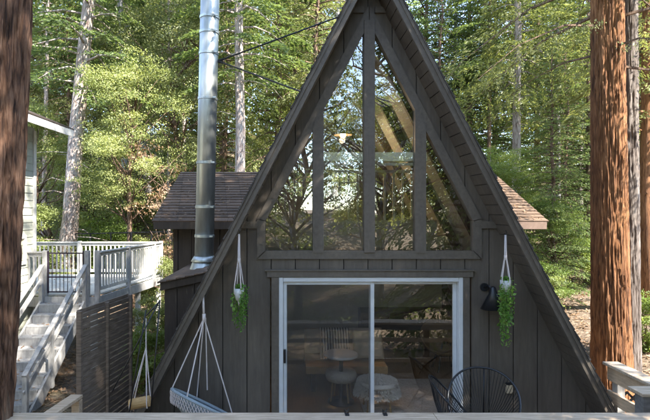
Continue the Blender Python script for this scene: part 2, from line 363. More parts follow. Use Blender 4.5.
# front wall: convex regions, board by board
G0 = 5.40; GS = 0.523
def ghw(z): return (G0-z)*GS
gz0, gz1 = wz(251), wz(218.5)
gx = wx(472.7)-CX
band0, band1 = wz(228), wz(221.5)
dz_top = wz(277.3); dx0, dx1 = wx(279), wx(462.3)
def boards(mb, regions, pitch, x_start, y_front, y_back, gap=0.012):
    for poly in regions:
        xs = [p[0] for p in poly]; x = x_start
        while x < max(xs):
            if x+pitch > min(xs):
                q = clip(clip(poly, -1, 0, -(x+gap/2)), 1, 0, x+pitch-gap/2)
                if len(q) > 2: mb.prism(q, y_front, y_back)
            x += pitch
TRW = 0.105   # trim width round the glass
regs = []
zt = gz0-0.10
for side in (-1, 1):
    # beside the door, up to band0
    xa = (dx0-0.12 if side < 0 else dx1+0.12)
    regs.append([(xa, ZB), (CX+side*hw(ZB), ZB), (CX+side*hw(band0), band0), (CX+side*(gx+TRW), band0), (CX+side*(gx+TRW), zt), (xa, zt)])
    # above the band beside the sloping glass (split into convex)
    A = lambda z: CX+side*(ghw(z)+TRW/math.cos(math.atan(GS)))
    zk = band1
    regs.append([(CX+side*hw(zk), zk), (CX+side*hw(5.85), 5.85), (CX, 5.85), (CX, G0+0.23), (A(zk), zk)])
# regions that are not convex are split by hand
regs2 = []
for r, side in ((regs[0], -1), (regs[2], 1)):
    xa = r[0][0]; xg = CX+side*(gx+TRW)
    zmid = (zt)
    regs2.append([(xg, ZB), (CX+side*hw(ZB), ZB), (CX+side*hw(band0), band0), (xg, band0)])
    regs2.append([(xa, ZB), (xg, ZB), (xg, zt), (xa, zt)])
regs2.append([(dx0-0.12, dz_top+0.095), (dx1+0.12, dz_top+0.095), (dx1+0.12, zt), (dx0-0.12, zt)])
for side in (-1, 1):
    k = math.sqrt(1+GS*GS)*TRW
    regs2.append([(CX+side*hw(band1), band1), (CX+side*hw(5.62), 5.62), (CX+side*(ghw(5.62)+k), 5.62), (CX+side*(ghw(band1)+k), band1)])
regs2.append([(CX-hw(5.62), 5.62), (CX+hw(5.62), 5.62), (CX, 5.96)])
mb = MB(); boards(mb, regs2, 0.3227, wx(489)-0.3227*20, WY, WY+0.025)
mb.build('siding', M['paint'], cabin)
mb = MB()
for q in regs2: mb.prism(q, WY+0.026, WY+0.10)
mb.build('wall', M['paint_deep'], cabin)
# belly band beside the window
for side in (-1, 1):
    mb = MB(); mb.prism([(CX+side*(gx+TRW+0.002), band0), (CX+side*hw(band0), band0), (CX+side*hw(band1), band1), (CX+side*(gx+TRW+0.002), band1)], WY-0.035, WY+0.05)
    mb.build('belly_band', M['paint_trim'], cabin, bev=0.004)

# gable window
gw = MB()
def ringy(mb, outer, inner, y0, y1):
    n = len(outer)
    for i in range(n):
        j = (i+1) % n
        q = [outer[i], outer[j], inner[j], inner[i]]
        mb.prism(q, y0, y1)
tw = TRW
def gable_poly(e, eb):   # e widens sideways and up, eb widens at bottom
    k = math.sqrt(1+GS*GS)*e
    xs = gx+e; zk = G0-(gx+e-k)/GS
    return [(CX-xs, gz0-eb), (CX+xs, gz0-eb), (CX+xs, zk), (CX, G0+k/GS), (CX-xs, zk)]
ringy(gw, gable_poly(tw, 0.10), gable_poly(0.0, 0.0), WY-0.03, WY+0.08)
# mullions
mtop = G0+0.10
gw2 = MB()
gw2.box((CX-0.072, WY-0.05, gz0-0.02), (CX+0.072, WY+0.06, G0+0.02))
for side in (-1, 1):
    x = CX+side*((45.8+56)/2/75)
    gw2.prism([(x-0.068, gz0-0.02), (x+0.068, gz0-0.02), (x+0.068, G0-(abs(x+0.068-CX))/GS+0.03), (x-0.068, G0-(abs(x-0.068-CX))/GS+0.03)], WY-0.04, WY+0.06)
win = gw.build('gable_window', M['paint_trim'], cabin, bev=0.004)
gw2.build('mullion', M['paint_trim'], win, bev=0.004)
for side in (-1, 1):
    MB().box((CX+side*0.24, WY-0.034, G0+0.12), (CX+side*0.075, WY-0.001, G0+0.2)).build('collar_block', M['paint_trim'], win, bev=0.003)
# panes
edges = [-gx, -(56/75), -(45.8/75), -0.072, 0.072, 45.8/75, 56/75, gx]
for i in (0, 2, 4, 6):
    a, c = CX+edges[i], CX+edges[i+1]
    poly = clip(clip(gable_poly(0, 0), -1, 0, -a), 1, 0, c)
    mb = MB(); mb.prism(poly, WY+0.030, WY+0.036); mb.build('pane', M['glass'], win)
# ledge beam behind the panes
mb = MB(); z0, z1 = wz(160.5), wz(151.5)
mb.box((CX-0.80, WY+0.075, z0), (CX+0.80, WY+0.20, z1)); mb.build('ledge_beam', M['ledge'], cabin, bev=0.004)
mb = MB(); mb.box((CX-0.78, WY+0.075, z0-0.06), (CX+0.78, WY+0.10, z0-0.022)); mb.build('ledge_trim', M['interior_wall'], cabin)

# sliding door
door = MB(); W = 0.09
door.box((dx0, WY-0.03, 0), (dx0+0.055, WY+0.09, dz_top)); door.box((dx1-0.055, WY-0.03, 0), (dx1, WY+0.09, dz_top))
door.box((dx0+0.056, WY-0.03, dz_top-0.055), (dx1-0.056, WY+0.09, dz_top)); door.box((dx0+0.056, WY-0.03, 0.0), (dx1-0.056, WY+0.09, 0.05))
dr = door.build('sliding_door', M['white'], cabin, bev=0.004)
xm = wx(372)
def leaf(x0, x1, y, name):
    mb = MB(); z0, z1 = 0.055, dz_top-0.06; w_ = 0.05
    mb.box((x0, y, z0), (x0+w_, y+0.035, z1)); mb.box((x1-w_, y, z0), (x1, y+0.035, z1))
    mb.box((x0+w_+.001, y, z1-w_*0.8), (x1-w_-.001, y+0.035, z1)); mb.box((x0+w_+.001, y, z0), (x1-w_-.001, y+0.035, z0+0.07))
    mb.build(name, M['white'], dr, bev=0.003)
    mb = MB(); mb.box((x0+w_-.005, y+0.015, z0+0.02), (x1-w_+.005, y+0.020, z1-0.02)); mb.build('door_pane', M['glass_door'], dr)
leaf(dx0+0.058, xm+0.03, WY+0.005, 'sliding_panel'); leaf(xm-0.03, dx1-0.058, WY+0.046, 'fixed_panel')
mb = MB(); mb.box((dx0+0.10, WY-0.006, 0.12), (xm-0.02, WY-0.003, dz_top-0.1)); mb.build('insect_screen', M['screen'], dr)
mb = MB(); hz = wz(356); mb.box((dx0+0.062, WY-0.03, hz-0.09), (dx0+0.092, WY+0.003, hz+0.09)); mb.build('handle', M['black'], dr, bev=0.006)
# door casing
mb = MB()
mb.box((wx(267), WY-0.045, dz_top+0.005), (wx(472), WY-0.001, dz_top+0.085)); mb.box((wx(265), WY-0.06, dz_top+0.086), (wx(474), WY-0.001, dz_top+0.105))
mb.box((wx(271.5), WY-0.035, 0), (dx0-0.004, WY-0.001, dz_top+0.003)); mb.box((dx1+0.004, WY-0.035, 0), (wx(469), WY-0.001, dz_top+0.003))
mb.build('door_casing', M['paint_trim'], cabin, bev=0.004)

# interior: floor, loft, back wall with windows
mb = MB(); mb.box((CX-2.9, WY+0.12, -0.06), (CX+2.9, BY-0.3, 0.0)); mb.build('floor', M['floorwood'], cabin)
mb = MB(); mb.box((CX-hw(2.5)+0.1, 8.5, 2.23), (CX+hw(2.5)-0.1, BY-0.3, 2.45)); mb.box((CX-hw(2.75)+0.1, 8.5, 2.451), (CX+hw(2.75)-0.1, 8.56, 2.72))
loft = mb.build('loft', M['interior_wall'], cabin)
mb = MB(); mb.box((CX-1.3, 8.49, 3.56), (CX+1.3, 8.56, 3.61))
for k in range(17):
    x = CX-1.28+k*0.16; mb.box((x-0.018, 8.51, 2.721), (x+0.018, 8.545, 3.559))
mb.build('loft_railing', M['white_wood'], loft)
regs = [[(CX-hw(0), 0), (CX+hw(0), 0), (CX+hw(3.3), 3.3), (CX-hw(3.3), 3.3)],
        [(CX-hw(3.3), 3.3), (CX-1.0, 3.3), (CX-1.0, 3.95)], [(CX+hw(3.3), 3.3), (CX+1.0, 3.3), (CX+1.0, 3.95)],
        [(CX-0.12, 3.3), (CX+0.12, 3.3), (CX+0.12, 4.1), (CX-0.12, 4.1)],
        [(CX-0.98, 4.1), (CX+0.98, 4.1), (CX, 5.9)]]
mb = MB()
for q in regs: mb.prism(q, BY-0.3, BY-0.2)
mb.build('back_wall', M['cream'], cabin)
mb = MB()
for x0, x1 in ((-1.0, -0.12), (0.12, 1.0)):
    mb.box((CX+(x0+x1)/2-0.02, BY-0.31, 3.3), (CX+(x0+x1)/2+0.02, BY-0.28, 4.1)); mb.box((CX+x0, BY-0.31, 3.68), (CX+x1, BY-0.285, 3.72))
mb.build('back_window_bar', M['white'], cabin)
mb = MB(); mb.box((CX-2.0, 10.2, 0.0), (CX+2.2, 10.3, 2.22)); mb.build('partition', M['interior_wall'], cabin)

# cross wing behind the A
EY, EZ, RDY, RDZ = 8.5, 2.70, 10.8, 3.75
XL, XR = at(154, 220, EY).x, at(546, 220, EY).x
def xlim(z, side): return CX+side*(hw(z, ZO-0.03)+0.02)
wing = MB()
wy = 8.85
for side, xc in ((-1, at(174, 250, wy).x), (1, at(516, 250, wy).x)):
    # front wall, boards
    poly = [(xc, ZB), (CX+side*hw(ZB, ZO), ZB), (CX+side*hw(2.8, ZO), 2.8), (xc, 2.8)]
    if side > 0: poly = poly[::-1]
    # clip off what lies inside the A
    if side < 0: poly = [p for p in poly] if poly[1][0] > xc else [(xc, (ZO-(CX-xc)/S)), (CX-hw(2.8, ZO), 2.8), (xc, 2.8)]
    else: poly = [(xc, (ZO-(xc-CX)/S)), (xc, 2.8), (CX+hw(2.8, ZO), 2.8)]
    wb = MB(); boards(wb, [poly], 0.26, -8, wy, wy+0.02); wb.prism(poly, wy+0.021, wy+0.1)
    # end wall
    x1 = xc+(0.1 if side < 0 else -0.1)
    wb.box((xc, wy+0.101, ZB), (x1, 12.7, 2.8))
    wb.add([(xc, wy, 2.8), (xc, 12.7, 2.8), (xc, RDY, RDZ-0.1)], [(0, 1, 2)])
    wb.box((xc-0.012, wy-0.02, 0.0), (xc+0.07, wy-0.001, 2.69))
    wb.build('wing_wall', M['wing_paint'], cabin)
    # roof slab + shingles, both slopes
    mb = MB(); sh = MB(); sh.uv = []
    xe = XL if side < 0 else XR
    for (y0, z0, y1, z1) in ((EY, EZ, RDY, RDZ), (13.1, EZ, RDY, RDZ)):
        a = Vector((xe, y0, z0)); b_ = Vector((xlim(z0, side), y0, z0)); c = Vector((xlim(z1, side), y1, z1)); d_ = Vector((xe, y1, z1))
        up = Vector((0, 0, 0.03)); mb.hexa([a-Vector((0, 0, .1)), b_-Vector((0, 0, .1)), c-Vector((0, 0, .1)), d_-Vector((0, 0, .1))], [a, b_, c, d_])
        Ls = math.hypot(y1-y0, z1-z0); n = int(Ls/0.14)+1; nr = Vector((0, -(z1-z0)*(1 if y1 > y0 else -1), abs(y1-y0))).normalized()
        for k in range(n):
            t0, t1 = k/n, min(1, (k+1.05)/n); ya, za, yb, zb = y0+(y1-y0)*t0, z0+(z1-z0)*t0, y0+(y1-y0)*t1, z0+(z1-z0)*t1
            if k == 0: ya -= 0.03*(1 if y1 > y0 else -1); za -= 0.012
            xx = xe+side*0.03
            vs_ = [Vector((xx, ya, za+.003)), Vector((xlim(za, side), ya, za+.003)), Vector((xlim(zb, side), yb, zb+.003)), Vector((xx, yb, zb+.003))]
            ts_ = [vs_[0]+nr*0.022, vs_[1]+nr*0.022, vs_[2]+nr*0.006, vs_[3]+nr*0.006]
            sh.hexa(vs_, ts_)
            for q in (vs_+ts_): sh.uv.append((q.x+k*0.17, k*0.14+0.07))
    rf = mb.build('wing_roof', M['paint_deep'], cabin)
    sh.build('shingles', M['shingle'], rf)
    mb = MB(); mb.box((xe, EY-0.03, EZ-0.14), (xlim(EZ-.14, side), EY-0.001, EZ-0.005))
    mb.beam((xe-side*0.0, EY, EZ-0.07), (xe, RDY, RDZ-0.07), 0.03, 0.13); mb.beam((xe, 13.1, EZ-0.07), (xe, RDY, RDZ-0.07), 0.03, 0.13)
    mb.build('fascia', M['wing_paint'] if side < 0 else M['sunlit_wing_trim'], rf, bev=0.004)  # right fascia gets the colour with sunlight painted in

rg = np.random.default_rng(55)
def roof_needles():
    C = []
    for k in range(700):
        t = rg.uniform(0, 1)**1.3; z = EZ+(RDZ-EZ)*t+.035; y = EY+(RDY-EY)*t
        x = rg.uniform(XL+.05, xlim(z, -1)-.03) if k % 2 else rg.uniform(xlim(z, 1)+.03, XR-.05)
        C.append((x, y, z))
    return np.array(C)
# lean-to on the left with its low roof
LY = 6.6
lx0, lz0 = at(160, 283, LY).x, at(160, 283, LY).z
lslope = 0.22
lxr = CX-hw(2.05, ZO)
mb = MB()
poly = [(lx0+0.05, ZB), (CX-hw(ZB, ZO), ZB), (CX-hw(2.0, ZO), 2.0), (lx0+0.05, lz0-0.02)]
poly = [(lx0+0.05, ZO-(CX-lx0-0.05)/S+0.0), (lxr, lz0+(lxr-lx0)*lslope-0.05), (lx0+0.05, lz0-0.05)]
poly = [(lx0+0.05, ZB), (CX-hw(1.0, ZO)+0.0, ZB), (CX-hw(1.0, ZO), 1.0), (lxr, lz0+(lxr-lx0)*lslope-0.05), (lx0+0.05, lz0-0.05)]
if poly[1][0] < lx0+0.05: poly = [(lx0+0.05, ZO-(CX-lx0-0.05)/S), (lxr, lz0+(lxr-lx0)*lslope-0.05), (lx0+0.05, lz0-0.05)]
lt_back = MB(); boards(mb, [poly], 0.24, -8, LY+0.05, LY+0.07); mb.prism(poly, LY+0.071, LY+0.13)
mb.box((lx0+0.05, LY+0.131, ZB), (lx0+0.12, wy-0.01, lz0-0.05))
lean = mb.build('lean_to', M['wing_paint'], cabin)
mb = MB(); a = (lx0, LY, lz0); zr = lz0+(lxr-lx0)*lslope
mb.hexa([(lx0, LY, lz0-0.11), (lxr, LY, zr-0.11), (lxr, wy-0.03, zr-0.11), (lx0, wy-0.03, lz0-0.11)], [(lx0, LY, lz0), (lxr+.02, LY, zr), (lxr+.02, wy-0.03, zr), (lx0, wy-0.03, lz0)])
mb.build('lean_to_fascia', M['wing_paint'], lean, bev=0.004)
sh = MB(); sh.uv = []; n = 6
for k in range(n):
    x0, x1 = lx0-0.03+(lxr-lx0+0.05)*k/n, lx0-0.03+(lxr-lx0+0.05)*(k+1.05)/n
    z0, z1 = lz0+(x0-lx0)*lslope+0.003, lz0+(x1-lx0)*lslope+0.003
    vs_ = [(x0, LY-0.03, z0), (x1, LY-0.03, z1), (x1, wy-0.032, z1), (x0, wy-0.032, z0)]; ts_ = [(x0, LY-0.03, z0+.022), (x1, LY-0.03, z1+.006), (x1, wy-0.032, z1+.006), (x0, wy-0.032, z0+.022)]
    sh.hexa(vs_, ts_)
    for q in vs_+ts_: sh.uv.append((q[1]+k*.17, k*0.14+0.07))
sh.build('lean_to_shingles', M['shingle'], lean)

# stove pipe
PY = 7.6
pc = at(204, 262, PY); ptop = at(212, -40, PY)
pipe = MB(); r0 = 0.152
pd = Vector(((at(209.5, 0, PY).x-at(204, 240, PY).x)/(at(209.5, 0, PY).z-at(204, 240, PY).z), 0, 1))
def pp(z): return Vector((pc.x+pd.x*(z-pc.z), PY, z))
pipe.tube([pp(1.9), pp(7.6)], 0.148, 40)
pb = pipe.build('stove_pipe', M['steel'], cabin, smooth=True)
for py in (18, 33, 54, 99, 163, 207, 236):
    z = at(0, py, PY).z; c = MB(); c.tube([pp(z-0.022), pp(z-0.018), pp(z+0.018), pp(z+0.022)], [0.150, 0.157, 0.157, 0.150], 40); c.build('pipe_band', M['steel'], pb, smooth=False)
    c = MB(); c.box((pp(z).x+0.1, PY-0.14, z-0.012), (pp(z).x+0.15, PY-0.115, z+0.012)); c.build('band_clamp', M['steel'], pb)
z = at(0, 259, PY).z
c = MB(); c.lathe([(0.15, z+0.05), (0.156, z+0.05), (0.205, z-0.03), (0.20, z-0.035)], (pc.x, PY, 0), 40); c.build('storm_collar', M['steel'], pb, smooth=True)
c = MB(); c.lathe([(0.155, z-0.02), (0.175, z-0.05), (0.24, z-0.24), (0.25, z-0.26)], (pc.x-0.01, PY, 0), 40); c.build('flashing_cone', M['steel'], pb, smooth=True)
c = MB(); c.lathe([(0.0, 7.9), (0.24, 7.72), (0.24, 7.68), (0.15, 7.68), (0.15, 7.6)], (pp(7.6).x, PY, 0), 32); c.build('rain_cap', M['steel'], pb, smooth=True)
zb = at(0, 61, PY).z; s0 = pp(zb)+Vector((0.15, 0, 0))
for e in (Vector((CX-hw(6.08, ZO), 7.7, 6.08)), Vector((CX-hw(4.62, ZO), 7.1, 4.62))):
    c = MB(); c.tube([s0, e], 0.013, 8); c.tube([s0-Vector((.02, 0, 0)), s0+(e-s0).normalized()*0.09], 0.02, 8); c.tube([e-(e-s0).normalized()*0.08, e], 0.022, 8); c.build('brace_rod', M['black'], pb)

# ---------------------------------------------------------------- things on the front wall
p = at(484, 287, WY); lamp = empty('wall_lamp', (p.x, WY-0.0, p.z), 'black cone shaped wall lamp on dark siding right of the sliding door', 'wall lamp')
mb = MB(); mb.lathe([(0.0, 0), (0.055, 0.0), (0.055, 0.02), (0, 0.02)], (p.x, WY-0.002, p.z), 20, (0, -1, 0)); mb.build('wall_plate', M['black'], lamp)
mb = MB(); mb.tube([(p.x, WY-0.02, p.z), (p.x+0.02, WY-0.09, p.z+0.03), (p.x+0.05, WY-0.14, p.z+0.0)], 0.011, 8); mb.build('arm', M['black'], lamp, smooth=True)
ax = Vector((-0.10, 0.0, 1)); mb = MB(); mb.lathe([(0.02, 0.03), (0.035, 0.02), (0.045, -0.04), (0.175, -0.25), (0.170, -0.25), (0.04, -0.045)], (p.x+0.05, WY-0.16, p.z+0.0), 28, ax); mb.build('lamp_shade', M['black'], lamp, smooth=True)
p = at(508.3, 387.5, WY); ob = empty('outlet_box', (p.x, WY, p.z), 'small beige weatherproof outlet box on the dark wall beside the string chair', 'outlet')
mb = MB(); mb.box((p.x-0.042, WY-0.05, p.z-0.065), (p.x+0.042, WY-0.001, p.z+0.05)); mb.build('cover', M['beige'], ob, bev=0.006)
mb = MB(); mb.box((p.x-0.045, WY-0.055, p.z+0.051), (p.x+0.045, WY-0.001, p.z+0.068)); mb.build('hood', M['black'], ob, bev=0.003)

def leaves(C, D, N, L, W):
    D = D/np.linalg.norm(D, axis=1, keepdims=True); Sd = np.cross(D, N); Sd /= np.maximum(np.linalg.norm(Sd, axis=1, keepdims=True), 1e-6)
    L = np.asarray(L).reshape(-1, 1)*np.ones((len(C), 1)); W = np.asarray(W).reshape(-1, 1)*np.ones((len(C), 1))
    return np.stack([C-D*L/2, C+Sd*W/2+D*L*0.05, C+D*L/2, C-Sd*W/2+D*L*0.05], 1).reshape(-1, 3)
def quad_mesh(name, V, m):
    n = len(V); me = bpy.data.meshes.new(name); me.vertices.add(n); me.vertices.foreach_set('co', V.astype(np.float32).ravel())
    me.loops.add(n); me.loops.foreach_set('vertex_index', np.arange(n, dtype=np.int32)); me.polygons.add(n//4)
    me.polygons.foreach_set('loop_start', np.arange(0, n, 4, dtype=np.int32)); me.polygons.foreach_set('loop_total', np.full(n//4, 4, dtype=np.int32))
    me.materials.append(m); me.update(); return me
def link(name, me, parent=None, loc=(0, 0, 0)):
    o = bpy.data.objects.new(name, me); col.objects.link(o); o.location = loc
    if parent: o.parent = parent
    return o

C = roof_needles()-np.array(cabin.location); n = len(C)
tag(link('roof_litter', quad_mesh('roof_litter', leaves(C, rg.normal(size=(n, 3))*np.array([1, .7, .2]), np.array([0, -.4, 1.])+rg.normal(0, .15, (n, 3)), rg.uniform(.03, .10, n), rg.uniform(.008, .03, n)), M['leaf_dry']), cabin), kind='stuff')
def hanging_plant(px, ytop, ypot, ybot, Y, label, seed, wdt):
    rg = np.random.default_rng(seed)
    t = at(px, ytop, Y); pz = at(px, ypot, Y).z; bz = at(px, ybot, Y).z
    th = empty('hanging_plant', (t.x, Y, pz), label, 'hanging plant', 'plants hung from the eaves in macrame')
    mb = MB(); mb.tube([t+Vector((0, 0, 0.06)), t+Vector((0.015, 0, 0.03)), t, t+Vector((-0.015, 0, 0.02))], 0.005, 6); mb.build('hook', M['black'], th)
    kz = t.z-(t.z-pz)*0.45
    mb = MB()
    for k in range(4):
        a = k*math.pi/2+0.5; c, s = math.cos(a), math.sin(a)
        mb.tube([t+Vector((c*.006, s*.006, 0)), Vector((t.x+c*.012, Y+s*.012, kz)), Vector((t.x+c*.06, Y+s*.06, pz+0.10)), Vector((t.x+c*.065, Y+s*.065, pz)), Vector((t.x, Y, pz-0.1))], 0.0075, 6)
    mb.tube([Vector((t.x, Y, kz+0.03)), Vector((t.x, Y, kz-0.03))], 0.02, 8); mb.tube([Vector((t.x, Y, pz-0.08)), Vector((t.x, Y, pz-0.16))], [0.02, 0.008], 8)
    mb.build('macrame_cord', M['rope'], th, smooth=True)
    mb = MB(); mb.lathe([(0.0, -0.09), (0.04, -0.09), (0.062, 0.0), (0.066, 0.06), (0.055, 0.06), (0.05, 0.03), (0, 0.03)], (t.x, Y, pz), 20); mb.build('pot', M['white'], th, smooth=True)
    C = []
    for v in range(24):
        a = rg.uniform(0, 6.28); ln = (pz-bz+0.08)*rg.uniform(0.35, 1.0); r = wdt*rg.uniform(0.4, 1.0)
        n = int(ln/0.016)
        for i in range(n):
            u = i/n; rr = r*min(1, u*3.0+0.2)*(1-u*0.45)
            C.append((t.x+math.cos(a)*rr+rg.normal(0, .014), Y+math.sin(a)*rr+rg.normal(0, .014), pz+0.09-ln*u+0.04*math.sin(min(1, u*5)*3.1)))
    C = np.array(C)-np.array(th.location); D = rg.normal(size=C.shape)+np.array([0, 0, -0.8]); N = rg.normal(size=C.shape)
    link('foliage', quad_mesh('trailing_leaves', leaves(C, D, N, rg.uniform(.022, .06, len(C)), rg.uniform(.012, .034, len(C))), M['leaf_pot']), th)
hanging_plant(239, 234, 293, 334, 6.02, 'bushy green plant in a white macrame hanger left of the sliding door', 3, 0.14)
hanging_plant(505.5, 235, 285, 349, 6.02, 'long trailing green plant in a white macrame hanger beside the black wall lamp', 4, 0.115)

# macrame swing chair
SY = 5.98
node = at(204, 318, SY); hk = at(203, 285, SY)
swing = empty('hanging_chair', (node.x, SY, 0.2), 'blue grey canvas hanging chair on white ropes left of the door', 'swing chair')
mb = MB(); mb.tube([hk+Vector((0, 0, 0.05)), hk, hk-Vector((0.01, 0, 0.05)), hk-Vector((0.0, 0, 0.1))], 0.012, 8); mb.tube([hk-Vector((.02, 0, .08)), hk-Vector((-.02, 0, .12))], 0.014, 8); mb.build('hook', M['black'], swing)
mb = MB(); mb.tube([hk-Vector((0, 0, 0.1)), node], 0.014, 8); mb.tube([node+Vector((0, 0, 0.05)), node-Vector((0, 0, 0.05))], 0.022, 8); mb.build('hanging_rope', M['rope'], swing, smooth=True)
cen = at(203, 404, SY); ax_ = (Vector((0.85, 0, -0.42))).normalized(); ay_ = Vector((0.1, 0.90, -0.40)).normalized(); rr = 0.42
def hoop(a, k=1.0, dz=0): return cen+ax_*(rr*k*math.cos(a))+ay_*(rr*0.75*k*math.sin(a))+Vector((0, 0, dz))
mb = MB(); mb.tube([hoop(k*2*math.pi/40) for k in range(40)], 0.02, 8, True); mb.build('hoop', M['fabric'], swing, smooth=True)
mb = MB()
for i, k in enumerate([1.0, 0.96, 0.85, 0.66, 0.4, 0.0001]):
    for j in range(40): mb.v.append(tuple(hoop(j*2*math.pi/40, k, -0.33*(1-k*k)**0.6 if k < 1 else 0)))
for i in range(5):
    for j in range(40): mb.f.append((i*40+j, i*40+(j+1) % 40, (i+1)*40+(j+1) % 40, (i+1)*40+j))
o = mb.build('seat_sling', M['fabric'], swing, smooth=True); sm = o.modifiers.new('thick', 'SOLIDIFY'); sm.thickness = 0.008
mb = MB()
for a in (3.3, 4.4, 2.0, 0.15): 
    mb.tube([node, hoop(a)], 0.0085, 6)
mb.tube([node+Vector((.02, 0, 0)), cen+Vector((.02, .2, .1))], 0.008, 6)
mb.build('seat_rope', M['rope'], swing)
mb = MB()
for k in range(60):
    a = 2*math.pi*k/60; mb.tube([hoop(a, 1.03), hoop(a+0.05, 1.05, -0.04), hoop(a, 1.04, -0.08), hoop(a-0.05, 1.05, -0.12), hoop(a, 1.04, -.17)], 0.005, 5); mb.tube([hoop(a, 1.03), hoop(a-0.05, 1.05, -0.04), hoop(a, 1.04, -0.08), hoop(a+0.05, 1.05, -0.12), hoop(a, 1.04, -.17)], 0.005, 5)
mb.build('fringe', M['rope'], swing)

# small wooden swing on a black stand
HY = 5.6
hn = at(146, 318, HY); hb = at(140, 403, HY)
hs = empty('swing_stand', (hn.x, HY, -0.9), 'thin black metal swing stand beside the slatted screen', 'stand')
mb = MB()
for a, b_ in (((160, 300), (112, 392)), ((160, 300), (150, 420)), ((146, 310), (128, 420)), ((159, 302), (146, 316))):
    mb.tube([at(a[0], a[1], HY), at(b_[0], b_[1], HY-0.1)], 0.008, 8)
mb.build('frame', M['black'], hs, smooth=True)
hw_ = empty('wooden_swing', (hb.x, HY, hb.z), 'short golden log swing seat hanging by two pale ropes left of the cabin', 'swing')
mb = MB(); mb.tube([hb+Vector((-.118, 0, -.02)), hb+Vector((.118, 0, .025))], 0.062, 14); mb.build('log_seat', M['logwood'], hw_, bev=0.006)
mb = MB()
for s_ in (-.10, .10):
    mb.tube([hn, Vector((hn.x, HY, hn.z-0.35)), hb+Vector((s_, -.08, .0+s_*.2)), hb+Vector((s_, -.06, -.06+s_*.2))], 0.007, 6); mb.tube([Vector((hn.x, HY, hn.z-0.35)), hb+Vector((s_, .08, s_*.2))], 0.007, 6)
mb.build('rope', M['rope'], hw_)

# string lounge chairs
def string_chair(px, CYY, ang, label, K):
    cc = Vector((at(px, 400, CYY).x, CYY, 0))
    ch = empty('string_chair', (cc.x, cc.y, 0.0), label, 'chair', 'string lounge chairs')
    rotc = Matrix.Rotation(R(ang), 3, 'Z')
    def rim(a):   # tilted egg, front low and back high
        x = 0.40*math.sin(a)*(1+0.12*math.cos(a)); t = math.cos(a)
        v = Vector((x, 0.02+0.34*t, 0.55+0.36*t+0.02*abs(math.sin(a)))); return cc+rotc @ (v*K)
    def inner(a):
        v = Vector((0.14*math.sin(a), 0.12+0.10*math.cos(a), 0.33+0.03*math.cos(a))); return cc+rotc @ (v*K)
    mb = MB(); mb.tube([rim(k*2*math.pi/56) for k in range(56)], 0.013, 8, True); mb.build('rim', M['black'], ch, smooth=True)
    mb = MB(); mb.tube([inner(k*2*math.pi/24) for k in range(24)], 0.01, 6, True)
    for a in (0.6, 2.5, 3.8, 5.7):
        f = cc+rotc @ Vector((0.36*math.sin(a), 0.34*math.cos(a), 0.0)); mb.tube([inner(a), f], 0.011, 6)
    mb.tube([inner(0), rim(0)], 0.009, 6); mb.tube([inner(math.pi), rim(math.pi)], 0.009, 6)
    mb.build('leg_frame', M['black'], ch, smooth=True)
    mb = MB()
    for k in range(64):
        a = k*2*math.pi/64; m_ = (rim(a)+inner(a))/2+Vector((0, 0, -0.05)); mb.tube([rim(a), m_, inner(a)], 0.0038, 5)
    mb.build('cords', M['black'], ch)
string_chair(483, 5.72, -24, 'round string lounge chair with thin radiating cords, partly hidden by the rail cap', 1)
string_chair(455, 6.0, 80, 'string lounge chair turned edge on, between the door glass and the larger looking string chair', .86)

# ---------------------------------------------------------------- cabin deck and its railings
deck = empty('cabin_deck', (CX, 5.4, 0), 'low brown plank deck in front of the A frame cabin', 'deck')
mb = MB(); y = 4.40
while y < WY-0.08:
    mb.box((-2.5, y, -0.035), (4.25, y+0.135, 0.0)); y += 0.141
mb.build('planks', M['deckwood'], deck)
mb = MB(); mb.box((-2.5, 4.40, -0.24), (4.25, 4.44, -0.036)); mb.box((-2.5, 4.441, -0.24), (-2.46, 6.3, -0.036)); mb.box((4.21, 4.441, -0.24), (4.25, 6.3, -0.036))
for x in (-2.3, 0.2, 2.3, 4.1): mb.box((x-.07, 4.5, -1.1), (x+.07, 4.64, -0.25))
mb.build('joists', M['deckwood'], deck)
FZ = 0.95
fr = empty('front_railing', (CX, 4.56, 0), 'long weathered wooden rail cap running across the bottom of the view', 'railing')
mb = MB(); capY1 = (EYE-FZ)*FPX/(412.6-VY); mb.box((-2.75, capY1-0.24, FZ-0.04), (1.4, capY1, FZ)); mb.box((1.404, capY1-0.24, FZ-0.04), (4.4, capY1, FZ))
mb.build('rail_cap', M['capwood'], fr, bev=0.005)
mb = MB()
for z in (0.60, 0.24): mb.box((-2.6, capY1-0.11, z), (4.2, capY1-0.07, z+0.07))
mb.build('cross_rail', M['railwood'], fr, bev=0.003)
mb = MB(); mb.box((-2.6, capY1-0.066, FZ-0.13), (4.2, capY1-0.03, FZ-0.041)); mb.build('top_rail', M['greyrail'], fr)
for x in (-2.55, -0.9, 0.75, 2.45, 4.1):
    mb = MB(); mb.box((x-.045, capY1-0.2, 0.001), (x+.045, capY1-0.112, FZ-0.042)); mb.build('post', M['deckwood'], fr, bev=0.004)
for i, px in enumerate((347, 385)):
    p = at(px, 414.5, capY1-0.05); p.z = FZ
    cl = empty('rail_clip', p, ('small black metal clip on the rail cap, %s' % ('below the middle of the left door panel edge', 'below the right glass panel')[i]) if False else ('small black clip on the rail cap, the left of two', 'small black clip on the rail cap, the right of two')[i], 'clip', 'black clips on the rail cap')
    mb = MB(); mb.box(p+Vector((-.02, -.03, 0.0)), p+Vector((.02, .02, 0.012))); mb.build('base', M['black'], cl, bev=0.002)
    mb = MB(); mb.tube([p+Vector((-.018, 0, .01)), p+Vector((-.022, 0, .05)), p+Vector((-.008, 0, .03)), p+Vector((.010, 0, .035)), p+Vector((.018, 0, .055))], 0.006, 6); mb.build('lever', M['black'], cl)
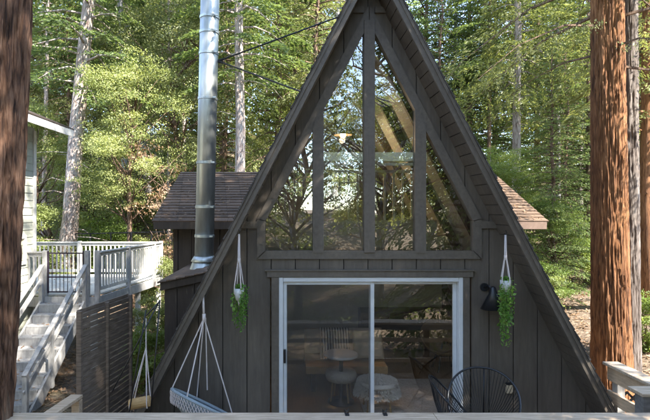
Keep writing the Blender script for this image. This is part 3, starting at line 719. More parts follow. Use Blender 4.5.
# right side rails
rr_ = empty('side_railing', (4.16, 5.5, 0), 'tan wooden side rail with pale sunlit cap at the right edge of the deck', 'railing')
mb = MB(); mb.box((4.06, capY1+0.005, FZ-0.035), (4.26, 6.18, FZ)); mb.build('rail_cap', M['capwood'], rr_, bev=0.005)
mb = MB(); mb.box((4.10, capY1, FZ-0.22), (4.14, 6.15, FZ-0.036)); mb.box((4.10, capY1, 0.45), (4.14, 6.15, 0.6)); mb.box((4.10, capY1, 0.12), (4.14, 6.15, 0.27)); mb.build('side_board', M['railwood'], rr_, bev=0.004)
for py_ in (6.02, 5.2): MB().box((4.145, py_, 0), (4.24, py_+.1, FZ-0.036)).build('post', M['white_wood'], rr_, bev=0.004)
r2 = empty('stair_railing', (4.3, 5.25, 0), 'dark grey board with a pale top cap, nearest the camera on the right', 'railing')
q = at(627, 386, 5.28)
mb = MB(); mb.box((q.x, 5.05, q.z-0.035), (4.055, 5.28, q.z)); mb.build('rail_cap', M['capwood'], r2, bev=0.005)
mb = MB(); mb.box((q.x+0.03, 5.08, q.z-0.30), (4.05, 5.12, q.z-0.036)); mb.box((q.x+0.04, 5.13, 0), (q.x+0.13, 5.22, q.z-0.037)); mb.build('board', M['greyrail'], r2, bev=0.004)
lt = empty('lattice_panel', (4.2, 6.5, 0), 'small black diagonal lattice panel at the foot of the right roof slope', 'lattice')
mb = MB(); ly = 6.45; c0 = at(603, 392, ly); 
for k in range(-3, 5):
    for sg in (-1, 1):
        x0 = c0.x+k*0.16; mb.beam((x0, ly+sg*0.006, c0.z), (x0+sg*0.5, ly+sg*0.006, c0.z-0.5), 0.03, 0.01, (0, 1, 0))
mb.build('slats', M['black'], lt)
mb = MB(); mb.box((c0.x-.5, ly-.02, c0.z-.55), (c0.x+.6, ly+.02, c0.z-.5)); mb.build('lattice_frame', M['black'], lt)

# slatted privacy screen
s0_, s1_ = at(79.5, 311, 5.7), at(130, 294.5, 6.85)
zt_ = (s0_.z+s1_.z)/2
scn = empty('privacy_screen', (s0_.x, s0_.y, 0), 'dark weathered slatted privacy screen of two panels left of the cabin', 'screen')
d = (s1_-s0_); d.z = 0; Ln = d.length; d.normalize(); nr = Vector((d.y, -d.x, 0))
for i in range(2):
    a = s0_+d*(Ln*i/2+0.02); b_ = s0_+d*(Ln*(i+1)/2-0.04); a.z = b_.z = 0
    mb = MB(); z = -0.3
    while z < zt_-0.09:
        mb.beam(a+Vector((0, 0, z+0.035)), b_+Vector((0, 0, z+0.035)), 0.016, 0.064+random.choice((0, 0, -.002, -.008, -.014))); z += 0.073
    mb.build('slat_panel', M['screen_wood'], scn)
for t in (0.0, 0.5, 1.0):
    p = s0_+d*(Ln*t-0.0); mb = MB(); mb.beam(Vector((p.x, p.y, -0.9)), Vector((p.x, p.y, zt_)), 0.05, 0.06, (1, 0, 0)); mb.build('post', M['screen_wood'], scn, bev=0.004)
mb = MB(); a = s0_.copy(); b_ = s1_.copy(); a.z = b_.z = zt_-0.02; mb.beam(a+nr*-0.03, b_+nr*-0.03, 0.02, 0.06); mb.build('top_board', M['screen_wood'], scn, bev=0.003)
ed = empty('edge_plank', (-2.6, 5.2, 0.6), 'pale wooden plank slanting from the rail corner to the slatted screen', 'plank')
mb = MB(); mb.beam(at(36, 424, 4.75), at(77, 396, 5.62), 0.14, 0.035); mb.build('plank', M['capwood'], ed, bev=0.004)
mb = MB(); mb.beam(at(77, 400, 5.6), at(77, 400, 5.6)-Vector((0, 0, 1.3)), 0.09, 0.09, (1, 0, 0)); mb.build('post', M['capwood'], ed, bev=0.004)

# ================================================================ neighbouring deck, stair, gate and house
DZ = 0.85
nd = empty('raised_deck', (-5.5, 13.5, ZB), 'raised white railed deck behind the stairs on the left', 'deck')
P0, P1 = Vector((-4.62, 11.7, DZ)), Vector((-4.02, 15.3, DZ)); P2 = Vector((-9.2, 15.3, DZ)); P3 = Vector((-9.2, 11.7, DZ))
mb = MB(); mb.hexa([P3-Vector((0, 0, .04)), P0-Vector((0, 0, .04)), P1-Vector((0, 0, .04)), P2-Vector((0, 0, .04))], [P3, P0, P1, P2]); mb.build('deck_floor', M['white_wood'], nd)
mb = MB(); mb.beam(P0-Vector((-.03, 0, .18)), P1-Vector((-.03, 0, .18)), 0.04, 0.24); mb.beam(P3-Vector((0, .03, .18)), P0-Vector((0, .03, .18)), 0.04, 0.24); mb.build('rim_beam', M['shaded_wood'], nd, bev=0.004)
def rail(parent, a, b_, h=1.02, n=None, m=None, name='railing', step=0.13, posts=True):
    m = m or M['white_wood']; d = b_-a; L_ = d.length; u = d.normalized(); mb = MB(); Z = Vector((0, 0, 1))
    mb.beam(a+Z*(h+.0), b_+Z*(h+.0), 0.12, 0.035); mb.beam(a+Z*(h-.062), b_+Z*(h-.062), 0.04, 0.09); o = mb.build(name, m, parent, bev=0.003)
    mb = MB(); mb.beam(a+Z*0.12, b_+Z*0.12, 0.04, 0.09); mb.build('bottom_rail', m, o, bev=0.003)
    n = int(L_/step); mb = MB()
    for k in range(1, n):
        p = a+u*(L_*k/n); mb.beam(p+Z*0.165, p+Z*(h-.116), 0.036, 0.036, tuple(u))
    mb.build('balusters', m, o)
    return o
rail(nd, P0, P1); rail(nd, P1, P2)
rail(nd, Vector((-5.92, 11.7, DZ)), Vector((-6.9, 11.7, DZ)), m=M['shaded_wood'], step=0.11)
for q, m in ((P0, M['shaded_wood']), (P0+(P1-P0)*0.42, M['shaded_wood']), (P1-(P1-P0)*0.14, M['white_wood']), (P1, M['white_wood']), (Vector((-4.86, 11.68, DZ)), M['shaded_wood']), (Vector((-5.88, 11.68, DZ)), M['shaded_wood']), (P2+(P1-P2)*.5, M['white_wood'])):  # near posts have shade in their colour, far ones stay white
    mb = MB(); mb.beam(q-Vector((0, 0, .3)), q+Vector((0, 0, 1.06)), 0.11, 0.11, (1, 0, 0)); mb.build('rail_post', m, nd, bev=0.006)
for q in (P0, P1, P0+(P1-P0)*.62, Vector((-6.8, 11.8, DZ))):
    mb = MB(); mb.beam(Vector((q.x-.08, q.y, -1.05)), Vector((q.x-.08, q.y, DZ-.31)), 0.13, 0.13, (1, 0, 0)); mb.build('support_post', M['white_wood'], nd, bev=0.006)
C = []
rg = np.random.default_rng(66)
for k in range(260):
    if k % 2: C.append((rg.uniform(-8.0, -4.7), rg.uniform(11.8, 15.2), DZ+.012))
    else:
        i = rg.integers(0, 9); C.append((rg.uniform(-5.8, -4.95), 11.62-.275*i-rg.uniform(.03, .27), DZ-.185*(i+1)+.012))
C = np.array(C)-np.array(nd.location); n = len(C)
tag(link('fallen_leaves', quad_mesh('fallen_leaves', leaves(C, rg.normal(size=(n, 3))*np.array([1, 1, .1]), np.array([0, 0, 1.])+rg.normal(0, .2, (n, 3)), rg.uniform(.04, .10, n), rg.uniform(.02, .05, n)), M['leaf_dry']), nd), kind='stuff')
# gate
gt = empty('gate', (-5.37, 11.68, DZ), 'thin dark metal bar gate at the top of the white stairs', 'gate')
mb = MB(); gx0, gx1 = -5.80, -4.95
for z in (DZ+0.06, DZ+0.42, DZ+1.0): mb.beam((gx0, 11.66, z), (gx1, 11.66, z), 0.025, 0.03)
for x in (gx0, gx1): mb.beam((x, 11.66, DZ+0.03), (x, 11.66, DZ+1.06), 0.03, 0.03, (1, 0, 0))
mb.build('gate_frame', M['gate'], gt)
mb = MB()
for k in range(1, 9):
    x = gx0+(gx1-gx0)*k/9; mb.tube([(x, 11.66, DZ+0.07), (x, 11.66, DZ+0.99)], 0.009, 6)
mb.build('bars', M['gate'], gt)
# stairs
st = empty('staircase', (-5.37, 10.4, ZB), 'weathered white wooden staircase climbing to the gate on the left', 'staircase')
N_, rise, run = 10, 0.185, 0.275
for k in range(N_):
    z = DZ-rise*(k+1); yb = 11.62-run*k
    mb = MB(); mb.box((-5.86, yb-run-0.03, z-0.04), (-4.90, yb, z)); mb.build('tread', M['shaded_wood'], st, bev=0.005)
    mb = MB(); mb.box((-5.86, yb-0.03, z+0.001), (-4.90, yb-0.01, z+rise-0.041)); mb.build('riser', M['shaded_wood'], st)
for x in (-5.90, -4.86):
    mb = MB(); mb.beam((x, 11.62, DZ-0.20), (x, 11.62-run*N_, DZ-rise*N_-0.20), 0.05, 0.28); mb.build('stringer', M['shaded_wood'], st, bev=0.004)
    mb = MB(); a = Vector((x, 11.58, DZ+0.72)); b_ = Vector((x, 11.62-run*N_, DZ-rise*N_+0.82)); mb.beam(a, b_, 0.10, 0.045); mb.build('handrail', M['shaded_wood'], st, bev=0.004)
    mb = MB(); mb.beam(a-Vector((0, 0, .33)), b_-Vector((0, 0, .33)), 0.035, 0.12); mb.build('mid_rail', M['shaded_wood'], st, bev=0.004)
    for t in (0.02, 0.62, 0.98):
        q = a.lerp(b_, t); mb = MB(); mb.beam(q-Vector((0, 0, 1.25)), q-Vector((0, 0, .02)), 0.09, 0.09, (1, 0, 0)); mb.build('newel_post', M['shaded_wood'], st, bev=0.005)
# dark railing beyond the deck
mr = empty('metal_fence', (-5.5, 17.4, 0.6), 'thin dark metal fence beyond the white railed deck', 'fence')
mb = MB(); fy = 17.4; fa, fb = at(70, 234, fy), at(172, 231.5, fy); mb.beam(fa, fb, 0.03, 0.04); mb.beam(fa-Vector((0, 0, .45)), fb-Vector((0, 0, .45)), 0.02, 0.03)
for t in (0, .2, .4, .6, .8, 1):
    q = fa.lerp(fb, t); mb.beam(q, q-Vector((0, 0, 2.2)), 0.04, 0.04, (1, 0, 0))
mb.build('rails', M['black'], mr)
# house
hs_ = empty('neighbour_house', (-8.5, 8, ZB), 'pale cream clapboard house behind the near tree trunk at far left', 'house')
hx = -6.30; hy1 = 12.0; ez = at(66, 131, 12).z
mb = MB(); z = ZB
mb.box((-12.0, 3.0, ZB), (hx-0.02, hy1, ez)); 
while z < ez-0.1:
    mb.hexa([(hx-.02, 3, z), (hx+.006, 3, z), (hx+.006, hy1, z), (hx-.02, hy1, z)], [(hx-.02, 3, z+.18), (hx-.008, 3, z+.18), (hx-.008, hy1, z+.18), (hx-.02, hy1, z+.18)]); z += 0.18
mb.add([(-12, hy1, ez), (hx, hy1, ez), (-9.1, hy1, ez+1.3)], [(0, 1, 2)])
mb.build('wall', M['house'], hs_)
mb = MB(); mb.box((hx-.05, hy1-.1, ZB), (hx+.03, hy1+.02, ez)); mb.build('corner_board', M['white_wood'], hs_, bev=0.004)
mb = MB(); ex = at(66, 131, 12.1).x
mb.prism([(ex, ez), (-9.1, ez+(-9.1-ex)*-0.42), (-9.1, ez+(-9.1-ex)*-0.42+.1), (ex, ez+.1)], 2.6, 12.45); mb.prism([(-12.8, ez), (-9.1, ez+(-9.1-ex)*-0.42), (-9.1, ez+(-9.1-ex)*-0.42+.1), (-12.8, ez+.1)], 2.6, 12.45)
hr = mb.build('roof', M['white_wood'], hs_)
mb = MB(); mb.prism([(ex+.03, ez+.102), (-9.1, ez+(-9.1-ex)*-0.42+.102), (-9.1, ez+(-9.1-ex)*-0.42+.13), (ex+.03, ez+.13)], 2.55, 12.5); mb.build('shingles', M['shingle'], hr)
mb = MB(); mb.box((ex-.005, 2.6, ez-.08), (ex+.02, 12.47, ez+.1)); mb.build('gutter', M['white_wood'], hr, bev=0.01)
for z0, z1 in ((1.6, 2.3), (3.9, 4.6)):
    for y0 in (8.0, 10.6):
        mb = MB(); ringq = [(y0, z0), (y0+.95, z0), (y0+.95, z1), (y0, z1)]
        mb.box((hx, y0, z0), (hx+.04, y0+.08, z1)); mb.box((hx, y0+.87, z0), (hx+.04, y0+.95, z1)); mb.box((hx, y0+.081, z1-.08), (hx+.04, y0+.869, z1)); mb.box((hx, y0+.081, z0), (hx+.04, y0+.869, z0+.08))
        wn = mb.build('window', M['white_wood'], hs_, bev=0.004); mb = MB(); mb.box((hx+.010, y0+.08, z0+.08), (hx+.016, y0+.87, z1-.08)); mb.build('pane', M['glass_door'], wn)

# ================================================================ things inside the cabin
def bx(*a): return MB().box(*a)
t = empty('pendant_lamp', at(343, 134, 8.9), 'glowing orange pendant lamp seen through the upper gable glass', 'lamp'); p = t.location
MB().lathe([(0.0, .03), (.04, 0.02), (.055, -.02), (.035, -.065), (0, -.075)], p, 14).build('bulb', M['bulb'], t, smooth=True)
MB().lathe([(0.03, .1), (.05, .09), (.17, -.02), (.165, -.02), (.045, .08)], p, 20).build('lamp_shade', M['dark_beam'], t, smooth=True)
MB().tube([p+Vector((0, 0, .1)), Vector((p.x, p.y, 5.3))], 0.006, 6).build('cord', M['black'], t)
x0 = at(318, 350, 7.7).x
pl = bpy.data.lights.new('pendant_light', 'POINT'); pl.energy = 7; pl.color = (1.0, 0.72, 0.45); pl.shadow_soft_size = 0.06
plo = bpy.data.objects.new('pendant_light', pl); col.objects.link(plo); plo.parent = t; plo.location = (0, 0, -0.12)
t = empty('bench', (x0+.6, 7.9, 0), 'pale cushioned bench with a striped cushion inside the left door panel', 'bench')
bx((x0-.2, 7.6, .3), (x0+1.1, 8.3, .42)).build('seat', M['logwood'], t, bev=.01)
for xx in (x0-.1, x0+.98): bx((xx, 7.65, 0), (xx+.06, 8.25, .299)).build('leg', M['dark_beam'], t)
bx((x0-.2, 8.25, .43), (x0+1.1, 8.35, .85)).build('backrest', M['interior_wall'], t, bev=.02)
for i, (xx, m, lb) in enumerate(((x0+.30, 'stripe', 'black and white striped cushion on the bench inside the left door panel'), (x0+.85, 'interior_wall', 'plain beige cushion on the bench beside the striped one'))):
    c = Vector((xx, 8.0, .68)); mb = MB(); n = 12
    for j in range(n+1):
        for k in range(n+1):
            u, v = j/n*2-1, k/n*2-1; th_ = .07*((1-u**4)*(1-v**4))**.5; mb.v.append((c.x+u*.25, c.y+.12*v-th_, c.z+v*.23))
    for j in range(n):
        for k in range(n): mb.f.append((j*(n+1)+k, (j+1)*(n+1)+k, (j+1)*(n+1)+k+1, j*(n+1)+k+1))
    o = mb.build('cushion', M[m], None, smooth=True); md = o.modifiers.new('thick', 'SOLIDIFY'); md.thickness = .05; tag(o, lb, 'cushion')
q = at(377, 392, 6.95)
t = empty('fur_stool', (q.x, 6.95, 0), 'low stool draped with a shaggy white throw behind the glass door', 'stool')
rg = np.random.default_rng(5); n = 5000
a = rg.uniform(0, 6.28, n); u = rg.uniform(0, 1, n)**.5; C = np.stack([np.cos(a)*u*.33, np.sin(a)*u*.27, .43+.05*(1-u)-np.where(u > .82, (u-.82)*1.1, 0)], 1)
D = np.stack([np.cos(a)*u, np.sin(a)*u, -.5*u], 1)+rg.normal(0, .5, (n, 3)); link('throw', quad_mesh('fur_tufts', leaves(C, D, rg.normal(size=(n, 3)), .07, .02), M['fur']), t)
MB().lathe([(0, .38), (.26, .38), (.28, .41), (.26, .44), (0, .44)], (q.x, 6.95, 0), 24).build('seat', M['fur'], t, smooth=True)
for k in range(4):
    a = k*math.pi/2+.78; MB().tube([(q.x+.18*math.cos(a), 6.95+.18*math.sin(a), .38), (q.x+.24*math.cos(a), 6.95+.24*math.sin(a), 0)], .014, 8).build('leg', M['logwood'], t)
q = at(341, 335, 7.25)
t = empty('side_table', (q.x, 7.25, 0), 'round white topped table just inside the left door panel', 'table')
MB().lathe([(0, .70), (.25, .70), (.26, .72), (.25, .735), (0, .735)], (q.x, 7.25, 0), 32).build('tabletop', M['white'], t, smooth=False)
MB().lathe([(.2, 0), (.2, .02), (.03, .05), (.03, .699)], (q.x, 7.25, 0), 20).build('pedestal', M['black'], t, smooth=True)
q = at(341, 382, 7.3)
t = empty('round_stool', (q.x, 7.2, 0), 'round grey upholstered stool beside the white shaggy one', 'stool')
MB().lathe([(0, .47), (.22, .46), (.24, .40), (.22, .33), (0, .33)], (q.x, 7.3, 0), 24).build('seat', M['rug'], t, smooth=True)
for k in range(4):
    a = k*math.pi/2+.5; MB().tube([(q.x+.15*math.cos(a), 7.3+.15*math.sin(a), .33), (q.x+.19*math.cos(a), 7.3+.19*math.sin(a), 0)], .013, 8).build('leg', M['logwood'], t)
tag(bx((1.1, 6.7, 0.001), (2.9, 8.2, .018)).build('rug', M['rug'], None, bev=.004), 'pale rug on the cabin floor behind the right glass panel', 'rug')
q = at(445, 358, 8.7)
t = empty('basket_chair', (q.x, 8.7, 0), 'round straw coloured basket chair behind the right glass panel', 'chair')
MB().lathe([(.05, -.06), (.25, -.04), (.38, .08), (.42, .22), (.40, .22), (.36, .1), (.24, 0), (.05, -.02)], (q.x, 8.7, .52), 32, (-.25, -.6, .8)).build('shell', M['basket'], t, smooth=True)
for k in range(4):
    a = k*math.pi/2+.78; MB().tube([(q.x+.1*math.cos(a), 8.7+.1*math.sin(a), .5), (q.x+.25*math.cos(a), 8.7+.25*math.sin(a), 0)], .014, 8).build('leg', M['black'], t)
t = empty('cabinet', (2.3, 9.9, 0), 'dark low cabinet against the inner wall of the cabin', 'cabinet')
bx((1.5, 9.7, 0.08), (3.2, 10.15, .85)).build('body', M['dark_beam'], t, bev=.01)
for k in range(3): bx((1.52+k*.56, 9.68, .12), (2.05+k*.56, 9.699, .81)).build('cabinet_door', M['dark_beam'], t, bev=.006)

# ================================================================ trees
def ridged(a, z, fr, seed):
    v = noise.noise(Vector((math.cos(a)*fr, math.sin(a)*fr, z*0.8+seed)))+0.5*noise.noise(Vector((math.cos(a)*fr*2.1, math.sin(a)*fr*2.1, z*2.2+seed+9)))
    return abs(v)
def bark_trunk(path, r0, r1, seg=180, rows=320, depth=0.035, fr=8, seed=0, flare=0.25):
    """path: two points base, top"""
    a, b_ = Vector(path[0]), Vector(path[1]); mb = MB(); H = (b_-a).length
    for i in range(rows+1):
        t = i/rows; h = t*H; c = a.lerp(b_, t); r = r0+(r1-r0)*t+flare*math.exp(-h/0.7)*r0
        for k in range(seg):
            an = 2*math.pi*k/seg; tw = an+0.12*math.sin(h*0.5+seed)
            rd = r*(1+0.04*math.sin(3*an+seed)+0.03*math.sin(5*an+h*.3))-depth*(0.75-min(0.75, ridged(tw, h, fr, seed)*2.2)) + 0.012*noise.noise(Vector((an*9, h*6, seed)))
            rd += flare*0.35*math.exp(-h/0.6)*r0*math.sin(6*an+seed)
            mb.v.append((c.x+rd*math.cos(an), c.y+rd*math.sin(an), c.z))
    for i in range(rows):
        for k in range(seg): k2 = (k+1) % seg; mb.f.append((i*seg+k, i*seg+k2, (i+1)*seg+k2, (i+1)*seg+k))
    return mb

def conifer_data(seed, H, hb, Rm, nb, dens, ls, lw, droop=0.35, top=0.15, r=0.22, dead=0, lat=0.38, hang=0.0, lk=1.0):
    rg = np.random.default_rng(seed); C = []; D = []; N = []; tr = MB()
    tr.tube([(rg.normal(0, .05) if 0 < i < 8 else 0, rg.normal(0, .05) if 0 < i < 8 else 0, H*i/8-0.3*(i == 0)) for i in range(9)], [r*(1.25 if i == 0 else 1-0.1*i) for i in range(9)], 14)
    for i in range(nb):
        f = (i+rg.uniform(0, 1))/nb; h = hb+(H-hb)*f; az = i*2.39996+rg.normal(0, .3)
        L = Rm*((1-f)**0.75*(1-top)+top)*rg.uniform(0.55, 1.12)*(0.75+0.25*min(1, f*6))
        up = rg.uniform(-.05, .30)+0.3*f; dr = droop*rg.uniform(.7, 1.4)
        o = np.array([math.cos(az), math.sin(az), 0]); sd = np.array([-o[1], o[0], 0])
        bp = lambda s: o*(L*s)+np.array([0, 0, h+L*(up*s-dr*s*s)])
        tr.tube([tuple(bp(s)) for s in (0, .35, .7, 1.0)], [(0.02+0.012*L)*lk, (0.015+.008*L)*lk, 0.014*lk, 0.005], 4)
        n = int(dens*L*L*(0.5+0.5*rg.uniform()))+20
        s = rg.uniform(0.12, 1.0, n)**0.8; tw = np.round(s*L/0.22)*0.22/L   # twigs at intervals
        sgn = rg.choice([-1, 1], n); wmax = lat*L*(1-s)**0.6*np.minimum(1, s*3)+0.10
        q = rg.uniform(0, 1, n)**0.7; wlat = sgn*q*wmax
        ss = np.clip(tw+q*wmax*0.55/L, 0, 1.08)
        P = np.outer(L*ss, o)+np.outer(wlat, sd); P[:, 2] = h+L*(up*ss-dr*ss*ss)-np.abs(wlat)*0.22-hang*rg.uniform(0, 1, n)*0.6*(0.3+s)
        P += rg.normal(0, .025, (n, 3))
        d_ = o*0.75+np.outer(sgn*0.8, sd)+np.array([0, 0, -0.35-hang])+rg.normal(0, .3, (n, 3))
        nn = np.array([0, 0, 1.0])+rg.normal(0, .45, (n, 3))
        C.append(P); D.append(d_); N.append(nn)
    for i in range(dead):
        h = rg.uniform(hb*0.25, hb); az = rg.uniform(0, 6.28); L = rg.uniform(.5, 1.8)
        tr.tube([(0, 0, h), (math.cos(az)*L*.6, math.sin(az)*L*.6, h+rg.uniform(-.1, .15)), (math.cos(az+.2)*L, math.sin(az+.2)*L, h-rg.uniform(0, .4))], [0.02, 0.012, 0.004], 4)
    C = np.concatenate(C); D = np.concatenate(D); N = np.concatenate(N); n = len(C)
    return tr, leaves(C, D, N, ls*rg.uniform(.6, 1.3, n), lw*rg.uniform(.6, 1.3, n))
def broad_data(seed, H, hb, Rm, lobes, per, lv, ls, r=0.1, flat=0.35, fill=0.8):
    rg = np.random.default_rng(seed); tr = MB(); C = []; N = []
    k = [(rg.normal(0, .12)*i, rg.normal(0, .12)*i, H*0.85*i/5-0.3*(i == 0)) for i in range(6)]
    tr.tube(k, [r*(1.2-0.18*i) for i in range(6)], 10)
    for i in range(lobes):
        f = rg.uniform(0, 1); h = hb+(H-hb)*f; rad = Rm*math.sqrt(max(.05, 1-(2*f-1)**2*0.8))*rg.uniform(.3, 1); az = rg.uniform(0, 6.28)
        c = np.array([math.cos(az)*rad, math.sin(az)*rad, h]); zz = max(hb*.55, h-rg.uniform(.5, 1.6)-rad*.35)/(H*.85)*5; zi_ = min(4, max(0, int(zz))); st_ = np.array(k[zi_])*(1-(zz-zi_))+np.array(k[zi_+1])*(zz-zi_) if zz < 5 else np.array(k[5])
        m_ = (c+st_)/2+rg.normal(0, .15, 3); tr.tube([tuple(st_), tuple(m_), tuple(c)], [r*.35, r*.2, .006], 5)
        lr = Rm*rg.uniform(.22, .42)
        for j in range(per):
            v = rg.normal(size=3); v /= np.linalg.norm(v); cp = c+v*lr*rg.uniform(.45, 1)*np.array([1, 1, .6])
            P = cp+rg.normal(0, 1, (lv, 3))*np.array([.17, .17, .17*flat])*(Rm/2.5)**.5; C.append(P); N.append(np.array([0, 0, .9])+v*.4+rg.normal(0, .5, (lv, 3)))
    C = np.concatenate(C); N = np.concatenate(N); n = len(C); D = rg.normal(size=(n, 3)); D[:, 2] -= .3
    return tr, leaves(C, D, N, ls*rg.uniform(.6, 1.3, n), ls*.62*rg.uniform(.6, 1.2, n))
PROTO = {}
def proto(key, data, leafm, barkm):
    tr, V = data; me = bpy.data.meshes.new(key+'_trunk'); me.from_pydata(tr.v, [], tr.f); me.materials.append(M[barkm])
    me.polygons.foreach_set('use_smooth', [True]*len(me.polygons)); me.update()
    PROTO[key] = (me, quad_mesh(key+'_crown', V, M[leafm]), V)
proto('tallA', conifer_data(11, 26, 8.0, 3.4, 150, 62, .20, .062, dead=14, r=.33), 'leaf_fir', 'bark_pale')
proto('tallB', conifer_data(12, 24, 5.5, 3.0, 150, 70, .19, .058, droop=.45, dead=12, r=.28, hang=.12), 'leaf_cedar', 'bark_grey')
proto('firA', conifer_data(13, 17, 1.2, 3.2, 190, 78, .145, .045, droop=.30, r=.18), 'leaf_fir', 'bark_brown')
proto('firB', conifer_data(14, 14, 0.6, 2.8, 170, 88, .135, .042, droop=.38, r=.15), 'leaf_fir', 'bark_brown')
proto('cedarA', conifer_data(15, 16, 0.8, 2.7, 190, 90, .13, .042, droop=.5, r=.16, hang=.3), 'leaf_cedar', 'bark_brown')
proto('broadA', broad_data(21, 9, 3.2, 2.6, 44, 28, 44, .08), 'leaf_broad', 'bark_grey')
proto('broadB', broad_data(22, 7, 1.2, 2.2, 36, 26, 44, .075), 'leaf_broad', 'bark_brown')
proto('oakA', broad_data(23, 13, 4.5, 3.3, 56, 28, 40, .088, r=.16)
         , 'leaf_oak', 'bark_grey')
proto('openA', broad_data(24, 10.5, 4.6, 2.7, 38, 25, 42, .075, r=.12), 'leaf_oak', 'bark_brown')
proto('bareA', broad_data(25, 10, 3.0, 3.4, 60, 5, 16, .12, r=.15), 'leaf_oak', 'bark_grey')
proto('shrubA', broad_data(31, 1.7, 0.1, .9, 26, 12, 28, .07, r=.03), 'leaf_shrub', 'bark_brown')
proto('shrubB', broad_data(32, 2.6, 0.3, 1.1, 28, 13, 30, .075, r=.04), 'leaf_broad', 'bark_brown')
proto('dry', broad_data(33, 3.2, 1.0, .62, 16, 6, 14, .055, r=.02), 'leaf_dry', 'bark_brown')
NAMES = {'tallA': ('conifer_tree', 'tree'), 'tallB': ('conifer_tree', 'tree'), 'firA': ('fir_tree', 'tree'), 'firB': ('fir_tree', 'tree'), 'cedarA': ('cedar_tree', 'tree'),
         'broadA': ('broadleaf_tree', 'tree'), 'broadB': ('broadleaf_tree', 'tree'), 'oakA': ('broadleaf_tree', 'tree'), 'openA': ('broadleaf_tree', 'tree'), 'bareA': ('broadleaf_tree', 'tree'), 'shrubA': ('shrub', 'shrub'), 'shrubB': ('shrub', 'shrub'), 'dry': ('dry_sapling', 'sapling')}
def tree(key, px, Y, label, s=1.0, rs=1.0, lean=0.0, bark=None, group=None, leafm=None, X=None, rz=None):
    x = (px-VX)/FPX*Y if X is None else X; nm, cat = NAMES[key]
    t = empty(nm, (x, Y, gh(x, Y)-0.05), label, cat, group); t.scale = (s, s, s)
    t.rotation_euler = (0, R(lean), 0)
    a, b_, V = PROTO[key]
    if bark:
        kk = (key, bark)
        if kk not in PROTO: c = a.copy(); c.materials[0] = M[bark]; PROTO[kk] = c
        a = PROTO[kk]
    if leafm:
        kk = (key, leafm)
        if kk not in PROTO: c = b_.copy(); c.materials[0] = M[leafm]; PROTO[kk] = c
        b_ = PROTO[kk]
    rz = random.uniform(0, 6.28) if rz is None else rz
    o = link('trunk', a, t); o.scale = (rs, rs, 1); o.rotation_euler = (0, 0, rz)
    o = link('crown', b_, t); o.rotation_euler = (0, 0, rz)
    return t

# the two big near trunks
tn = empty('cedar_tree', (-2.86, 4.5, -1), 'dark fissured near trunk filling the left edge of the photo', 'tree')
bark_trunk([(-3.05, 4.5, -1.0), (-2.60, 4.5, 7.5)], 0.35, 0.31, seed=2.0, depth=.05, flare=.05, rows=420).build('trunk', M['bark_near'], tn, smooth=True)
tr, V = conifer_data(41, 20, 8.6, 3.0, 70, 60, .15, .05, droop=.5, r=.18, hang=.2)
link('crown', quad_mesh('near_crown', V, M['leaf_cedar']), tn, (0.1, 0, 0.4)); me = bpy.data.meshes.new('near_limbs'); me.from_pydata(tr.v, [], tr.f); me.materials.append(M['bark_brown']); 
o = link('limbs', me, tn, (0.12, 0, 0.4)); o.scale = (1, 1, 1)
BX, BYY = at(613, 210, 9.4).x, 9.4
tb = empty('cedar_tree', (BX, BYY, gh(BX, BYY)-.1), 'big orange barked cedar standing right of the cabin', 'tree')
zg = gh(BX, BYY)-.1
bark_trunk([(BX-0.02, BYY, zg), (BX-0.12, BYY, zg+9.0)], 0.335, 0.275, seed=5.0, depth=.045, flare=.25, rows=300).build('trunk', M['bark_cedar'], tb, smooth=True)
tr, V = conifer_data(42, 22, 6.7, 4.3, 80, 150, .075, .024, droop=.42, r=.15, hang=.40, lat=.45, lk=.6)
link('crown', quad_mesh('cedar_crown', V, M['leaf_cedar']), tb); me = bpy.data.meshes.new('cedar_limbs'); me.from_pydata(tr.v, [], tr.f); me.materials.append(M['bark_brown']); link('limbs', me, tb, (-.1, 0, 0))
B2 = at(631, 210, 9.75)
t2 = empty('conifer_tree', (B2.x, 9.75, gh(B2.x, 9.75)-.1), 'grey barked trunk tucked behind the right side of the big orange cedar', 'tree')
bark_trunk([(B2.x+.02, 9.75, zg), (B2.x-.04, 9.75, zg+9.5)], 0.17, 0.14, seg=64, rows=200, seed=8.0, depth=.03, fr=6, flare=.1).build('trunk', M['bark_mixed'], t2, smooth=True)
tr, V = conifer_data(43, 20, 8.5, 2.6, 60, 60, .14, .05, droop=.4, r=.14)
link('crown', quad_mesh('grey_tree_crown', V, M['leaf_fir']), t2)

# trunks that can be told apart in the photo
G = 'forest trees behind the cabin'
tree('tallA', 60, 17.5, 'pale leaning trunk behind the white deck, left of the brown ones', 1.0, .98, 5.5)
tree('tallB', 128, 24.5, 'grey straight trunk rising between the pale leaning one and the stove pipe', 1.0, .75, -2.0)
tree('tallA', 129, 30, 'thin pale trunk close to the right of the grey straight one', 1.0, .45, -1.0)
tree('openA', 133.5, 17.5, 'slim brown stemmed leafy tree just left of the dormer roof corner', .86, 1.0, -1.0, leafm='leaf_broad')
tree('tallA', 169, 22, 'very thin pale trunk left of the stove pipe', .8, .3, 0)
tree('tallA', 241, 17.5, 'straight pinkish trunk between the stove pipe and the roof slope', 1.0, .68, -.5)
tree('tallB', 333, 24, 'grey trunk showing just left of the cabin peak', 1.0, .7, 1)
tree('tallB', 516.5, 21.5, 'straight grey trunk in the middle of the woods right of the peak', 1.15, .62, 0, bark='bark_pale')
tree('tallB', 558, 25, 'thinner grey trunk between the middle one and the big cedar', 1.0, .45, 0)
tree('firA', 552, 15.5, 'dark stemmed young fir above the right dormer roof', .5, 1.0, 0)
tree('tallB', 646, 14, 'brown trunk at the right edge behind the big cedar', 1.0, .7, 0, bark='bark_cedar')
tree('firA', 588, 19, 'fir with layered branches left of the big orange cedar', .72, 1, 0)
tree('tallB', 30, 26, 'dark trunk half hidden behind the cream house roof', 1.0, .8, 0, bark='bark_brown')
